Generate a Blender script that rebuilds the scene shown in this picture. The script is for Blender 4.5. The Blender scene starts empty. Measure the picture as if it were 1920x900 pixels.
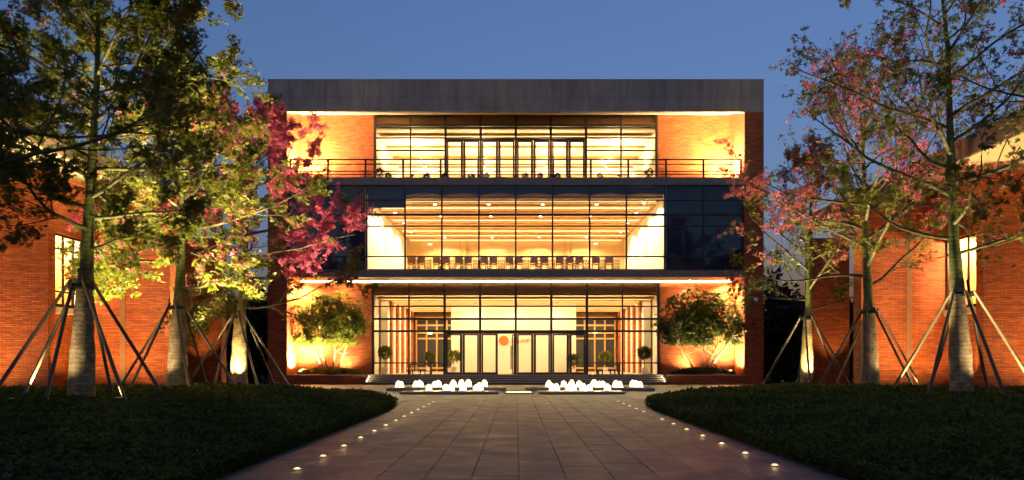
import bpy, math, random
import numpy as np
from mathutils import Vector

sc = bpy.context.scene
COL = sc.collection
PI = math.pi
R = math.radians
EYE = 1.5
F = 1420.0            # focal length in photo pixels (1920 px wide frame)

# ------------------------------------------------------------------ camera
cam_d = bpy.data.cameras.new('camera'); cam = bpy.data.objects.new('camera', cam_d); COL.objects.link(cam)
cam.location = (0, 0, EYE); cam.rotation_euler = (PI/2, 0, 0)
cam_d.sensor_width = 36; cam_d.lens = 36*F/1920
cam_d.shift_y = 226/1920; cam_d.shift_x = -7/1920
cam_d.clip_start = .1; cam_d.clip_end = 6000
sc.camera = cam

# ------------------------------------------------------------------ sky (dusk, sun below the horizon behind the camera)
wld = bpy.data.worlds.new('World'); sc.world = wld; wld.use_nodes = True
nt = wld.node_tree; bg = nt.nodes['Background']
sky = nt.nodes.new('ShaderNodeTexSky'); sky.sky_type = 'NISHITA'; sky.sun_disc = False
sky.sun_elevation = R(-.6); sky.sun_rotation = R(205); sky.air_density = 1.0; sky.dust_density = 1.5; sky.ozone_density = 2.9
hsv = nt.nodes.new('ShaderNodeHueSaturation'); hsv.inputs['Saturation'].default_value = .95; hsv.inputs['Hue'].default_value = .503
nt.links.new(sky.outputs[0], hsv.inputs['Color']); nt.links.new(hsv.outputs[0], bg.inputs[0])
bg.inputs[1].default_value = .13

# ------------------------------------------------------------------ exposure, render settings
vs = sc.view_settings; vs.view_transform = 'Standard'; vs.look = 'None'; vs.exposure = 3.0; vs.gamma = 1
vs.use_curve_mapping = False
cy = sc.cycles
cy.use_denoising = True; cy.denoiser = 'OPENIMAGEDENOISE'
cy.max_bounces = 8; cy.diffuse_bounces = 4; cy.glossy_bounces = 3; cy.transmission_bounces = 4; cy.transparent_max_bounces = 24
cy.caustics_reflective = False; cy.caustics_refractive = False
cy.sample_clamp_indirect = 4; cy.use_light_tree = True

rng = np.random.default_rng(7); random.seed(7)
def PX(x, d): return (x-967)/F*d
def PZ(y, d): return EYE+(676-y)/F*d

# ------------------------------------------------------------------ materials
MATS = {}
def new_mat(name):
    m = bpy.data.materials.new(name); m.use_nodes = True; MATS[name] = m
    return m, m.node_tree.nodes, m.node_tree.links, m.node_tree.nodes['Principled BSDF']
def plain(name, col, rough=.6, metal=0, var=.12, scale=6, bump=0):
    m, n, l, b = new_mat(name)
    b.inputs['Roughness'].default_value = rough; b.inputs['Metallic'].default_value = metal
    tc = n.new('ShaderNodeNewGeometry'); nz = n.new('ShaderNodeTexNoise'); nz.inputs['Scale'].default_value = scale; nz.inputs['Detail'].default_value = 5
    l.new(tc.outputs['Position'], nz.inputs['Vector'])
    mp = n.new('ShaderNodeMapRange'); mp.inputs[3].default_value = 1-var; mp.inputs[4].default_value = 1+var
    l.new(nz.outputs[0], mp.inputs[0])
    mx = n.new('ShaderNodeVectorMath'); mx.operation = 'SCALE'; mx.inputs[0].default_value = col
    l.new(mp.outputs[0], mx.inputs['Scale']); l.new(mx.outputs[0], b.inputs['Base Color'])
    if bump:
        bp = n.new('ShaderNodeBump'); bp.inputs['Strength'].default_value = bump; bp.inputs['Distance'].default_value = .02
        l.new(nz.outputs[0], bp.inputs['Height']); l.new(bp.outputs[0], b.inputs['Normal'])
    return m
def emit(name, col, s):
    m, n, l, b = new_mat(name)
    b.inputs['Base Color'].default_value = (.8, .8, .8, 1)
    b.inputs['Emission Color'].default_value = (*col, 1); b.inputs['Emission Strength'].default_value = s*.5
    return m
def brick_mat(name, c1, c2, mortar):
    m, n, l, b = new_mat(name)
    g = n.new('ShaderNodeNewGeometry'); sp = n.new('ShaderNodeSeparateXYZ'); l.new(g.outputs['Position'], sp.inputs[0])
    ad = n.new('ShaderNodeMath'); ad.operation = 'ADD'; l.new(sp.outputs[0], ad.inputs[0]); l.new(sp.outputs[1], ad.inputs[1])
    cb = n.new('ShaderNodeCombineXYZ'); l.new(ad.outputs[0], cb.inputs[0]); l.new(sp.outputs[2], cb.inputs[1])
    br = n.new('ShaderNodeTexBrick'); br.offset = .37; br.offset_frequency = 2
    br.inputs['Scale'].default_value = 1; br.inputs['Brick Width'].default_value = .33; br.inputs['Row Height'].default_value = .068
    br.inputs['Mortar Size'].default_value = .0085; br.inputs['Mortar Smooth'].default_value = .2
    br.inputs['Color1'].default_value = (*c1, 1); br.inputs['Color2'].default_value = (*c2, 1); br.inputs['Mortar'].default_value = (*mortar, 1)
    l.new(cb.outputs[0], br.inputs['Vector'])
    nz = n.new('ShaderNodeTexNoise'); nz.inputs['Scale'].default_value = 1.1; nz.inputs['Detail'].default_value = 8; nz.inputs['Roughness'].default_value = .7
    st = n.new('ShaderNodeVectorMath'); st.operation = 'MULTIPLY'; st.inputs[1].default_value = (.8, .8, 9)
    l.new(g.outputs['Position'], st.inputs[0]); l.new(st.outputs[0], nz.inputs['Vector'])
    mp = n.new('ShaderNodeMapRange'); mp.inputs[1].default_value = .36; mp.inputs[2].default_value = .64; mp.inputs[3].default_value = .68; mp.inputs[4].default_value = 1.22; l.new(nz.outputs[0], mp.inputs[0])
    sc_ = n.new('ShaderNodeVectorMath'); sc_.operation = 'SCALE'; l.new(br.outputs['Color'], sc_.inputs[0]); l.new(mp.outputs[0], sc_.inputs['Scale'])
    l.new(sc_.outputs[0], b.inputs['Base Color']); b.inputs['Roughness'].default_value = .75
    bp = n.new('ShaderNodeBump'); bp.inputs['Strength'].default_value = .7; bp.inputs['Distance'].default_value = .012; bp.invert = True
    l.new(br.outputs['Fac'], bp.inputs['Height']); l.new(bp.outputs[0], b.inputs['Normal'])
    return m
def leaf_mat(name, c1, c2, trans=.4, rough=.5, spec=.2):
    m, n, l, b = new_mat(name)
    at = n.new('ShaderNodeAttribute'); at.attribute_name = 'tint'
    mx = n.new('ShaderNodeMix'); mx.data_type = 'RGBA'; mx.inputs[6].default_value = (*c1, 1); mx.inputs[7].default_value = (*c2, 1)
    l.new(at.outputs['Fac'], mx.inputs[0]); l.new(mx.outputs[2], b.inputs['Base Color']); b.inputs['Roughness'].default_value = rough
    b.inputs['Specular IOR Level'].default_value = spec
    tr = n.new('ShaderNodeBsdfTranslucent'); l.new(mx.outputs[2], tr.inputs[0])
    ms = n.new('ShaderNodeMixShader'); ms.inputs[0].default_value = trans
    l.new(b.outputs[0], ms.inputs[1]); l.new(tr.outputs[0], ms.inputs[2]); l.new(ms.outputs[0], n['Material Output'].inputs[0])
    return m
def glass_mat(name, tint, refl=1.0, ior=1.5):
    m, n, l, b = new_mat(name); n.remove(b)
    t = n.new('ShaderNodeBsdfTransparent'); t.inputs[0].default_value = (*tint, 1)
    g = n.new('ShaderNodeBsdfGlossy'); g.inputs['Roughness'].default_value = .02; g.inputs[0].default_value = (refl, refl, refl, 1)
    f = n.new('ShaderNodeFresnel'); f.inputs[0].default_value = ior
    ms = n.new('ShaderNodeMixShader'); ge = n.new('ShaderNodeNewGeometry'); iv = n.new('ShaderNodeMath'); iv.operation = 'SUBTRACT'; iv.inputs[0].default_value = 1; l.new(ge.outputs['Backfacing'], iv.inputs[1])
    mu = n.new('ShaderNodeMath'); mu.operation = 'MULTIPLY'; l.new(f.outputs[0], mu.inputs[0]); l.new(iv.outputs[0], mu.inputs[1])
    l.new(mu.outputs[0], ms.inputs[0]); l.new(t.outputs[0], ms.inputs[1]); l.new(g.outputs[0], ms.inputs[2])
    l.new(ms.outputs[0], n['Material Output'].inputs[0])
    return m
def paving_mat(name):
    m, n, l, b = new_mat(name)
    oi = n.new('ShaderNodeObjectInfo'); g = n.new('ShaderNodeNewGeometry')
    nz = n.new('ShaderNodeTexNoise'); nz.inputs['Scale'].default_value = 1.3; nz.inputs['Detail'].default_value = 8; nz.inputs['Roughness'].default_value = .65
    l.new(g.outputs['Position'], nz.inputs['Vector'])
    n2 = n.new('ShaderNodeTexNoise'); n2.inputs['Scale'].default_value = 60; n2.inputs['Detail'].default_value = 3; l.new(g.outputs['Position'], n2.inputs['Vector'])
    ma = n.new('ShaderNodeMath'); ma.operation = 'MULTIPLY_ADD'; ma.inputs[1].default_value = .14; l.new(oi.outputs['Random'], ma.inputs[0])
    l.new(nz.outputs[0], ma.inputs[2])
    m2 = n.new('ShaderNodeMath'); m2.operation = 'MULTIPLY_ADD'; m2.inputs[1].default_value = .3; l.new(n2.outputs[0], m2.inputs[0]); l.new(ma.outputs[0], m2.inputs[2])
    cr = n.new('ShaderNodeValToRGB'); l.new(m2.outputs[0], cr.inputs[0])
    cr.color_ramp.elements[0].position = .35; cr.color_ramp.elements[0].color = (.070, .052, .044, 1)
    cr.color_ramp.elements[1].position = 1.15; cr.color_ramp.elements[1].color = (.13, .098, .082, 1)
    l.new(cr.outputs[0], b.inputs['Base Color'])
    rm = n.new('ShaderNodeMapRange'); rm.inputs[1].default_value = .35; rm.inputs[2].default_value = .65; rm.inputs[3].default_value = .42; rm.inputs[4].default_value = .68
    l.new(nz.outputs[0], rm.inputs[0]); l.new(rm.outputs[0], b.inputs['Roughness'])
    bp = n.new('ShaderNodeBump'); bp.inputs['Strength'].default_value = .25; bp.inputs['Distance'].default_value = .01; l.new(n2.outputs[0], bp.inputs['Height']); l.new(bp.outputs[0], b.inputs['Normal'])
    return m
def bark_mat(name, low, high, zlow, zhigh):
    # grey ringed bark on the swollen foot, smooth green bark higher up
    m, n, l, b = new_mat(name)
    g = n.new('ShaderNodeNewGeometry'); sp = n.new('ShaderNodeSeparateXYZ'); l.new(g.outputs['Position'], sp.inputs[0])
    nz = n.new('ShaderNodeTexNoise'); nz.inputs['Scale'].default_value = 5; nz.inputs['Detail'].default_value = 7; l.new(g.outputs['Position'], nz.inputs['Vector'])
    a = n.new('ShaderNodeMath'); a.operation = 'MULTIPLY_ADD'; a.inputs[1].default_value = .8; l.new(nz.outputs[0], a.inputs[0]); l.new(sp.outputs[2], a.inputs[2])
    mp = n.new('ShaderNodeMapRange'); mp.inputs[1].default_value = zlow+.4; mp.inputs[2].default_value = zhigh+.4; l.new(a.outputs[0], mp.inputs[0])
    mx = n.new('ShaderNodeMix'); mx.data_type = 'RGBA'; mx.inputs[6].default_value = (*low, 1); mx.inputs[7].default_value = (*high, 1); l.new(mp.outputs[0], mx.inputs[0])
    wv = n.new('ShaderNodeTexWave'); wv.bands_direction = 'Z'; wv.inputs['Scale'].default_value = 2.6; wv.inputs['Distortion'].default_value = 3.5; wv.inputs['Detail'].default_value = 5; wv.inputs['Detail Scale'].default_value = 3
    l.new(g.outputs['Position'], wv.inputs['Vector'])
    mr = n.new('ShaderNodeMapRange'); mr.inputs[1].default_value = 0; mr.inputs[2].default_value = .35; mr.inputs[3].default_value = .72; mr.inputs[4].default_value = 1.05; l.new(wv.outputs['Fac'], mr.inputs[0])
    s2 = n.new('ShaderNodeVectorMath'); s2.operation = 'SCALE'; l.new(mx.outputs[2], s2.inputs[0]); l.new(mr.outputs[0], s2.inputs['Scale'])
    n3 = n.new('ShaderNodeMapRange'); n3.inputs[1].default_value = .3; n3.inputs[2].default_value = .7; n3.inputs[3].default_value = .45; n3.inputs[4].default_value = 1.45; l.new(nz.outputs[0], n3.inputs[0])
    s3 = n.new('ShaderNodeVectorMath'); s3.operation = 'SCALE'; l.new(s2.outputs[0], s3.inputs[0]); l.new(n3.outputs[0], s3.inputs['Scale'])
    l.new(s3.outputs[0], b.inputs['Base Color']); b.inputs['Roughness'].default_value = .8
    bp = n.new('ShaderNodeBump'); bp.inputs['Strength'].default_value = .6; bp.inputs['Distance'].default_value = .02; l.new(mr.outputs[0], bp.inputs['Height']); l.new(bp.outputs[0], b.inputs['Normal'])
    return m
def concrete_mat(name, c, var=.22):
    m, n, l, b = new_mat(name)
    g = n.new('ShaderNodeNewGeometry'); oi = n.new('ShaderNodeObjectInfo')
    nz = n.new('ShaderNodeTexNoise'); nz.inputs['Scale'].default_value = .9; nz.inputs['Detail'].default_value = 9; nz.inputs['Roughness'].default_value = .7
    l.new(g.outputs['Position'], nz.inputs['Vector'])
    st = n.new('ShaderNodeVectorMath'); st.operation = 'MULTIPLY'; st.inputs[1].default_value = (3, 3, .35); l.new(g.outputs['Position'], st.inputs[0])
    n2 = n.new('ShaderNodeTexNoise'); n2.inputs['Scale'].default_value = 1.2; n2.inputs['Detail'].default_value = 5; l.new(st.outputs[0], n2.inputs['Vector'])
    a = n.new('ShaderNodeMath'); a.operation = 'ADD'; l.new(nz.outputs[0], a.inputs[0]); l.new(n2.outputs[0], a.inputs[1])
    a2 = n.new('ShaderNodeMath'); a2.operation = 'MULTIPLY_ADD'; a2.inputs[1].default_value = .22; l.new(oi.outputs['Random'], a2.inputs[0]); l.new(a.outputs[0], a2.inputs[2])
    mp = n.new('ShaderNodeMapRange'); mp.inputs[1].default_value = .7; mp.inputs[2].default_value = 1.45; mp.inputs[3].default_value = 1-var*1.6; mp.inputs[4].default_value = 1+var; l.new(a2.outputs[0], mp.inputs[0])
    s = n.new('ShaderNodeVectorMath'); s.operation = 'SCALE'; s.inputs[0].default_value = c; l.new(mp.outputs[0], s.inputs['Scale'])
    l.new(s.outputs[0], b.inputs['Base Color']); b.inputs['Roughness'].default_value = .8
    return m

M = dict(
    brick=brick_mat('brick', (.54, .135, .026), (.33, .066, .013), (.09, .028, .012)),
    concrete=concrete_mat('concrete', (.31, .265, .22)),
    slab=concrete_mat('slab_concrete', (.19, .16, .135), .15),
    coping=plain('coping_stone', (.3, .26, .22), .6, var=.15),
    step=plain('step_stone', (.11, .09, .075), .5, var=.2, scale=9),
    paving=paving_mat('paving_stone'),
    joint=plain('joint_sand', (.05, .04, .034), .9),
    soil=plain('soil', (.03, .026, .014), .95, var=.4, scale=3, bump=.3),
    ground=plain('grass_ground', (.03, .034, .014), .95, var=.4, scale=2),
    metal=plain('dark_bronze_frame', (.012, .008, .006), .55, .0),
    rail=plain('black_rail', (.012, .011, .011), .4, .3),
    glass=glass_mat('clear_glass', (.97, .98, .97), .6, 1.25),
    blueglass=glass_mat('tinted_glass', (.80, .86, .92), .9, 1.45),
    cream=plain('cream_wall', (.78, .70, .56), .7, var=.03),
    white=plain('white_wall', (.82, .79, .72), .6, var=.03),
    tan=plain('tan_wall_panel', (.58, .37, .16), .6, var=.06, scale=1.5),
    wood=plain('wood_slat', (.50, .28, .085), .5, var=.2, scale=4),
    woodlite=plain('pale_wood', (.66, .45, .22), .5, var=.12, scale=3),
    floor=plain('polished_floor', (.5, .4, .28), .25, var=.08, scale=2),
    dark=plain('dark_interior', (.018, .020, .026), .7),
    navy=plain('navy_blind', (.018, .026, .045), .7, var=.2, scale=.6),
    bulk=plain('brown_bulkhead', (.23, .115, .055), .6, var=.25, scale=2.5),
    roof=plain('roof_metal_brown', (.20, .125, .10), .55, var=.12, scale=1),
    soffit=plain('cream_soffit', (.58, .49, .33), .7, var=.06),
    pole=plain('pole_timber', (.06, .042, .025), .45, var=.35, scale=3),
    band=plain('black_tie_band', (.012, .011, .009), .8),
    bark=bark_mat('floss_bark', (.23, .165, .085), (.10, .115, .024), 3.3, 4.1),
    limb=bark_mat('limb_bark', (.085, .075, .03), (.075, .065, .026), 3.3, 5.0),
    bark2=bark_mat('brown_bark', (.16, .12, .075), (.15, .12, .06), 3.0, 5.0),
    palebark=plain('pale_bark', (.24, .18, .11), .7, var=.35, scale=8, bump=.4),
    leaf=leaf_mat('floss_leaf', (.085, .105, .013), (.20, .19, .026), .45),
    leafd=leaf_mat('glossy_dark_leaf', (.045, .065, .014), (.085, .10, .022), .25),
    leafy=leaf_mat('fresh_leaf', (.10, .13, .018), (.20, .20, .03)),
    hedge=leaf_mat('ground_cover_leaf', (.055, .075, .014), (.13, .135, .026), .25, .8, .08),
    far=leaf_mat('far_leaf', (.02, .03, .012), (.04, .045, .016), .2),
    litter=leaf_mat('dry_leaf', (.20, .13, .05), (.34, .22, .10), .1, .7),
    pink=leaf_mat('pink_petal', (.50, .07, .15), (.74, .19, .28), .35, .6),
    chair=plain('brown_chair_back', (.34, .15, .07), .6),
    dmetal=plain('dark_chair_frame', (.03, .022, .02), .4, .4),
    pot=plain('white_pot', (.75, .70, .62), .35, var=.03),
    cushion=plain('pale_cushion', (.7, .62, .5), .8),
    furn=plain('dark_furniture', (.035, .022, .016), .5),
    emblem=plain('copper_emblem', (.48, .19, .035), .5, var=.15, scale=8),
    emblem2=plain('gold_lettering', (.5, .2, .025), .5),
    fixture=plain('fixture_black', (.02, .02, .02), .5, .5),
    camwhite=plain('camera_white', (.75, .75, .75), .4, var=.02),
    pool=plain('pool_stone', (.17, .14, .11), .3, var=.2, scale=4),
    poollite=plain('pool_rim_stone', (.42, .37, .29), .4, var=.12, scale=4),
    strip=emit('light_strip', (1, .70, .34), 7),
    stripw=emit('light_strip_soft', (1, .62, .24), 1.5),
    cove=emit('cove_diffuser', (1, .70, .32), 11),
    down=emit('downlight_lens', (1, .85, .6), 25),
    lens=emit('uplight_lens', (1, .78, .40), 6),
    pathlens=emit('path_light_lens', (1, .62, .20), .42),
    exitg=emit('exit_sign_green', (.05, .55, .25), .25),
    exitw=emit('exit_sign_white', (.7, 1, .85), .35),
)
def water_mat():
    m, n, l, b = new_mat('pool_water')
    b.inputs['Base Color'].default_value = (.03, .03, .025, 1); b.inputs['Roughness'].default_value = .06
    g = n.new('ShaderNodeNewGeometry'); nz = n.new('ShaderNodeTexNoise'); nz.inputs['Scale'].default_value = 9; nz.inputs['Detail'].default_value = 3
    l.new(g.outputs['Position'], nz.inputs['Vector'])
    bp = n.new('ShaderNodeBump'); bp.inputs['Strength'].default_value = .35; bp.inputs['Distance'].default_value = .02; l.new(nz.outputs[0], bp.inputs['Height']); l.new(bp.outputs[0], b.inputs['Normal'])
    return m
M['water'] = water_mat()
def foam_mat():
    m, n, l, b = new_mat('aerated_water')
    b.inputs['Base Color'].default_value = (.9, .88, .82, 1); b.inputs['Roughness'].default_value = .5
    tr = n.new('ShaderNodeBsdfTranslucent'); tr.inputs[0].default_value = (.92, .9, .84, 1)
    ms = n.new('ShaderNodeMixShader'); ms.inputs[0].default_value = .75
    l.new(b.outputs[0], ms.inputs[1]); l.new(tr.outputs[0], ms.inputs[2]); l.new(ms.outputs[0], n['Material Output'].inputs[0])
    return m
M['foam'] = foam_mat()

# ------------------------------------------------------------------ object helpers
WPOS = {}
def add(name, data, mat=None, parent=None, loc=(0, 0, 0), rot=(0, 0, 0), scale=(1, 1, 1), label=None, cat=None, group=None, kind=None):
    o = bpy.data.objects.new(name, data); COL.objects.link(o)
    if mat is not None and data is not None and len(data.materials) == 0: data.materials.append(mat)
    WPOS[o.name] = Vector(loc)
    if parent is not None:
        o.parent = parent; o.location = Vector(loc)-WPOS[parent.name]
    else: o.location = loc
    o.rotation_euler = rot; o.scale = scale
    if label: o['label'] = label
    if cat: o['category'] = cat
    if group: o['group'] = group
    if kind: o['kind'] = kind
    return o
def thing(name, loc, label, cat, group=None): return add(name, None, None, None, loc, label=label, cat=cat, group=group)
CUBES = {}
def cube(mat, bev=0):
    k = (mat.name, bev)
    if k not in CUBES:
        me = bpy.data.meshes.new('block')
        if not bev:
            v = [(x, y, z) for x in (-.5, .5) for y in (-.5, .5) for z in (-.5, .5)]
            f = [(0, 1, 3, 2), (4, 6, 7, 5), (0, 4, 5, 1), (2, 3, 7, 6), (0, 2, 6, 4), (1, 5, 7, 3)]
        else:   # top edge chamfered
            a, b_ = .5, .5-bev
            v = [(-a, -a, -.5), (a, -a, -.5), (a, a, -.5), (-a, a, -.5), (-a, -a, .3), (a, -a, .3), (a, a, .3), (-a, a, .3), (-b_, -b_, .5), (b_, -b_, .5), (b_, b_, .5), (-b_, b_, .5)]
            f = [(3, 2, 1, 0)]+[(i, (i+1) % 4, 4+(i+1) % 4, 4+i) for i in range(4)]+[(4+i, 4+(i+1) % 4, 8+(i+1) % 4, 8+i) for i in range(4)]+[(8, 9, 10, 11)]
        me.from_pydata(v, [], f); me.materials.append(mat); CUBES[k] = me
    return CUBES[k]
def box(name, mat, x0, x1, y0, y1, z0, z1, parent=None, bev=0, **kw):
    return add(name, cube(M[mat], bev), None, parent, ((x0+x1)/2, (y0+y1)/2, (z0+z1)/2), scale=(abs(x1-x0), abs(y1-y0), abs(z1-z0)), **kw)

class MB:
    def __init__(s): s.v = []; s.f = []; s.n = 0
    def add(s, v, f):
        s.v.append(np.asarray(v, float)); s.f += [tuple(i+s.n for i in q) for q in f]; s.n += len(v)
    def box(s, x0, x1, y0, y1, z0, z1):
        s.add([(x, y, z) for x in (x0, x1) for y in (y0, y1) for z in (z0, z1)], [(0, 1, 3, 2), (4, 6, 7, 5), (0, 4, 5, 1), (2, 3, 7, 6), (0, 2, 6, 4), (1, 5, 7, 3)])
    def tube(s, pts, rad, k=6, cap=True):
        pts = np.asarray(pts, float); n = len(pts); rad = np.broadcast_to(rad, (n,))
        t = np.gradient(pts, axis=0); t /= np.linalg.norm(t, axis=1)[:, None]+1e-9
        ref = np.array([0, 0, 1.]) if abs(t[0, 2]) < .9 else np.array([1., 0, 0])
        u = np.cross(t, ref); u /= np.linalg.norm(u, axis=1)[:, None]+1e-9; w = np.cross(t, u)
        a = np.arange(k)*2*PI/k
        v = (pts[:, None]+rad[:, None, None]*(np.cos(a)[None, :, None]*u[:, None]+np.sin(a)[None, :, None]*w[:, None])).reshape(-1, 3)
        f = [(i*k+j, i*k+(j+1) % k, (i+1)*k+(j+1) % k, (i+1)*k+j) for i in range(n-1) for j in range(k)]
        if cap: f += [tuple(range(k)), tuple((n-1)*k+j for j in range(k-1, -1, -1))]
        s.add(v, f)
    def lathe(s, prof, k=16, c=(0, 0, 0)):
        a = np.arange(k)*2*PI/k
        v = [(c[0]+r*math.cos(x), c[1]+r*math.sin(x), c[2]+z) for r, z in prof for x in a]; n = len(prof)
        f = [(i*k+j, i*k+(j+1) % k, (i+1)*k+(j+1) % k, (i+1)*k+j) for i in range(n-1) for j in range(k)]
        f.append(tuple((n-1)*k+j for j in range(k)))
        s.add(v, f)
    def mesh(s, name, smooth=False):
        me = bpy.data.meshes.new(name); me.from_pydata(np.concatenate(s.v).tolist() if s.v else [], [], s.f)
        if smooth: me.polygons.foreach_set('use_smooth', [True]*len(me.polygons))
        me.update(); return me
def quads_mesh(name, V, tint, mat):
    """V: (n,4,3) quads, tint: (n,) 0..1"""
    n = len(V); me = bpy.data.meshes.new(name)
    me.vertices.add(n*4); me.vertices.foreach_set('co', V.reshape(-1).astype(np.float32))
    me.loops.add(n*4); me.loops.foreach_set('vertex_index', np.arange(n*4, dtype=np.int32))
    me.polygons.add(n); me.polygons.foreach_set('loop_start', np.arange(0, n*4, 4, dtype=np.int32)); me.polygons.foreach_set('loop_total', np.full(n, 4, np.int32))
    at = me.attributes.new('tint', 'FLOAT', 'FACE'); at.data.foreach_set('value', tint.astype(np.float32))
    me.materials.append(mat); me.update(calc_edges=True); return me
def unit(a): return a/(np.linalg.norm(a, axis=-1, keepdims=True)+1e-9)
def leaf_quads(pos, fwd, nrm, size, angs, rg, w=.28, droop=.25):
    """palmate leaves: rhombus leaflets fanned at angs round fwd in the plane normal to nrm"""
    fwd = unit(fwd); side = unit(np.cross(nrm, fwd)); nrm = np.cross(fwd, side)
    out = []
    for a in angs:
        d = math.cos(a)*fwd+math.sin(a)*side; p = -math.sin(a)*fwd+math.cos(a)*side
        s = size*(1-.25*abs(math.sin(a)))*rg.uniform(.8, 1.15, len(pos)); s = s[:, None]
        mid = pos+d*s*.55-nrm*s*droop*.15; tip = pos+d*s-nrm*s*droop*.6
        out.append(np.stack([pos+d*s*.06, mid+p*s*w*.5, tip, mid-p*s*w*.5], 1))
    return np.stack(out, 1)        # (n, k, 4, 3)

FAN5 = [R(-75), R(-36), R(0), R(36), R(75)]
STAR = [R(72*i) for i in range(5)]

# ------------------------------------------------------------------ lamp helpers
def lamp(kind, parent, loc, power, col, target=None, size=R(60), blend=.5, radius=.06):
    d = bpy.data.lights.new('lamp_glow', kind); d.energy = power*.5; d.color = col
    if kind == 'SPOT': d.spot_size = size; d.spot_blend = blend; d.shadow_soft_size = radius
    elif kind == 'POINT': d.shadow_soft_size = radius
    o = add('lamp_glow', d, None, parent, loc)
    if target is not None: o.rotation_euler = (Vector(target)-Vector(loc)).to_track_quat('-Z', 'Y').to_euler()
    return o
_m = MB(); _m.lathe([(.001, 0), (.09, 0), (.1, .03), (.1, .16), (.085, .17), (.085, .14), (.001, .14)], 14); UP_H = _m.mesh('uplight_housing'); UP_H.materials.append(M['fixture'])
_m = MB(); _m.lathe([(.084, .142), (.06, .15), (.001, .152)], 14); UP_L = _m.mesh('uplight_lens'); UP_L.materials.append(M['lens'])
LAMPS_XY = []
def uplight(loc, target, power, col, label, size=R(70), blend=.6, group='ground uplights', name='ground_uplight'):
    t = thing(name, loc, label, 'uplight', group)
    add('housing', UP_H, None, t, loc); add('lens', UP_L, None, t, loc)
    lamp('SPOT', t, (loc[0], loc[1], loc[2]+.2), power, col, target, size, blend, .08)
    LAMPS_XY.append((loc[0], loc[1]))
    return t

# ================================================================== SETTING
def sheet(name, mat, x0, x1, y0, y1, z, kind='structure', **kw):
    me = bpy.data.meshes.new(name); me.from_pydata([(x0, y0, z), (x1, y0, z), (x1, y1, z), (x0, y1, z)], [], [(0, 1, 2, 3)]); return add(name, me, M[mat], kind=kind, **kw)
ground = sheet('ground', 'ground', -1500, 1500, -200, 3000, -.06)
path = sheet('stone_path', 'joint', -5.6, 6.2, -6, 31.6, -.025)
plaza = sheet('plaza', 'joint', -16.5, 16.5, 31.6, 47.4, -.024)

# paving stones: long slabs laid in lanes along the path, joints staggered lane by lane
LW, GAP = .605, .008
tiles = []
r2 = random.Random(3)
lane = 0; x = -5.4
while x < 6.1:
    off = (lane % 3)*.42+r2.uniform(-.06, .06); y = 3.0+off
    while y < 31.3:
        L = 1.21; tiles.append((x, x+LW-GAP, y, min(y+L-GAP, 31.55))); y += L
    x += LW; lane += 1
def vis_size(t):
    d = max((t[2]+t[3])/2, 1); cx = (t[0]+t[1])/2
    inside = d > 9.0 and -4.3 < cx < 4.9 and abs(cx)/d < .72
    return (1/d if inside else 0)
tiles.sort(key=vis_size, reverse=True)
for t in tiles[:300]:
    box('paving_stone', 'paving', t[0], t[1], t[2], t[3], -.03, r2.uniform(-.002, .002), path, bev=.008)
mb = MB()
for t in tiles[300:]: mb.box(t[0], t[1], t[2], t[3], -.03, r2.uniform(-.002, .002))
add('paving_stones', mb.mesh('paving_stones'), M['paving'], path, kind='stuff')
mb = MB(); y = 31.6; row = 0
while y < 47.3:
    x = -16.4+(row % 2)*.6
    while x < 16.3: mb.box(x, min(x+1.19, 16.45), y, y+.595, -.03, r2.uniform(-.002, .002)); x += 1.2
    y += .605; row += 1
add('paving_stones', mb.mesh('plaza_stones'), M['paving'], plaza, kind='stuff')

# ================================================================== MAIN BUILDING
B = thing('hall_building', (0, 48, 0), 'three storey brick and concrete hall with lit glass front', 'building')
D0, WX, IX, HX = 48.0, 15.72, 14.5, 9.45
ZT, ZB = 19.28, 17.25
# side walls and rear shell
for s in (-1, 1):
    a, b = sorted((s*WX, s*IX)); box('side_wall', 'brick', a, b, D0, 71, -.05, ZB-.002, B)
for s in (-1, 1):
    a, b = sorted((s*(WX-.41), s*IX)); box('upstand', 'brick', a, b, D0+.346, 70.9, ZB+.001, 18.599, B)
box('rear_wall', 'brick', -WX, WX, 71.002, 71.4, -.05, ZB, B)
box('roof_slab', 'slab', -IX+.003, IX-.003, D0+.35, 71, 18.1, 18.6, B)
# concrete crown with separate panels
_m = MB(); _m.box(-WX+.06, WX-.06, .05, .34, ZB+.01, ZT-.05)
crown = add('roof_band', _m.mesh('roof_band'), M['slab'], B, (0, D0, 0))
for s in (-1, 1):
    a, b = sorted((s*(WX-.05), s*(WX-.4))); box('roof_band', 'concrete', a, b, D0+.345, 71.4, ZB, ZT-.02, B)
edges = [-WX]+[-WX+1.3+2.385*i for i in range(0, 12)]+[WX-1.3+1.3]
edges = sorted(set(round(e, 3) for e in edges if e <= WX+.001))
if edges[-1]-edges[-2] < .6: edges.pop(-2)
zm = PZ(183, D0)
for i in range(len(edges)-1):
    for z0, z1 in ((ZB, zm), (zm, ZT)):
        y = D0+r2.uniform(-.004, .004)
        box('concrete_panel', 'concrete', edges[i]+.008, edges[i+1]-.008, y-.02, y+.049, z0+.007, z1-.007, crown)
box('roof_coping', 'coping', -WX-.03, WX+.03, D0-.03, D0+.45, ZT+.002, ZT+.05, B)
# slabs with their fascias
box('floor_slab', 'slab', -IX+.002, IX-.002, D0-.02, 71, PZ(346.5, D0), PZ(332.5, D0), B)
box('floor_slab', 'slab', -IX+.002, IX-.002, D0-.02, 71, PZ(519, D0), PZ(506.5, D0), B)
box('floor_slab', 'step', -IX+.002, IX-.002, D0+.32, 71, -.05, .55, B)
Z3, Z2, Z1 = PZ(332.5, D0), PZ(506.5, D0), .55
S2B, S3B = PZ(519, D0), PZ(346.5, D0)
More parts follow.
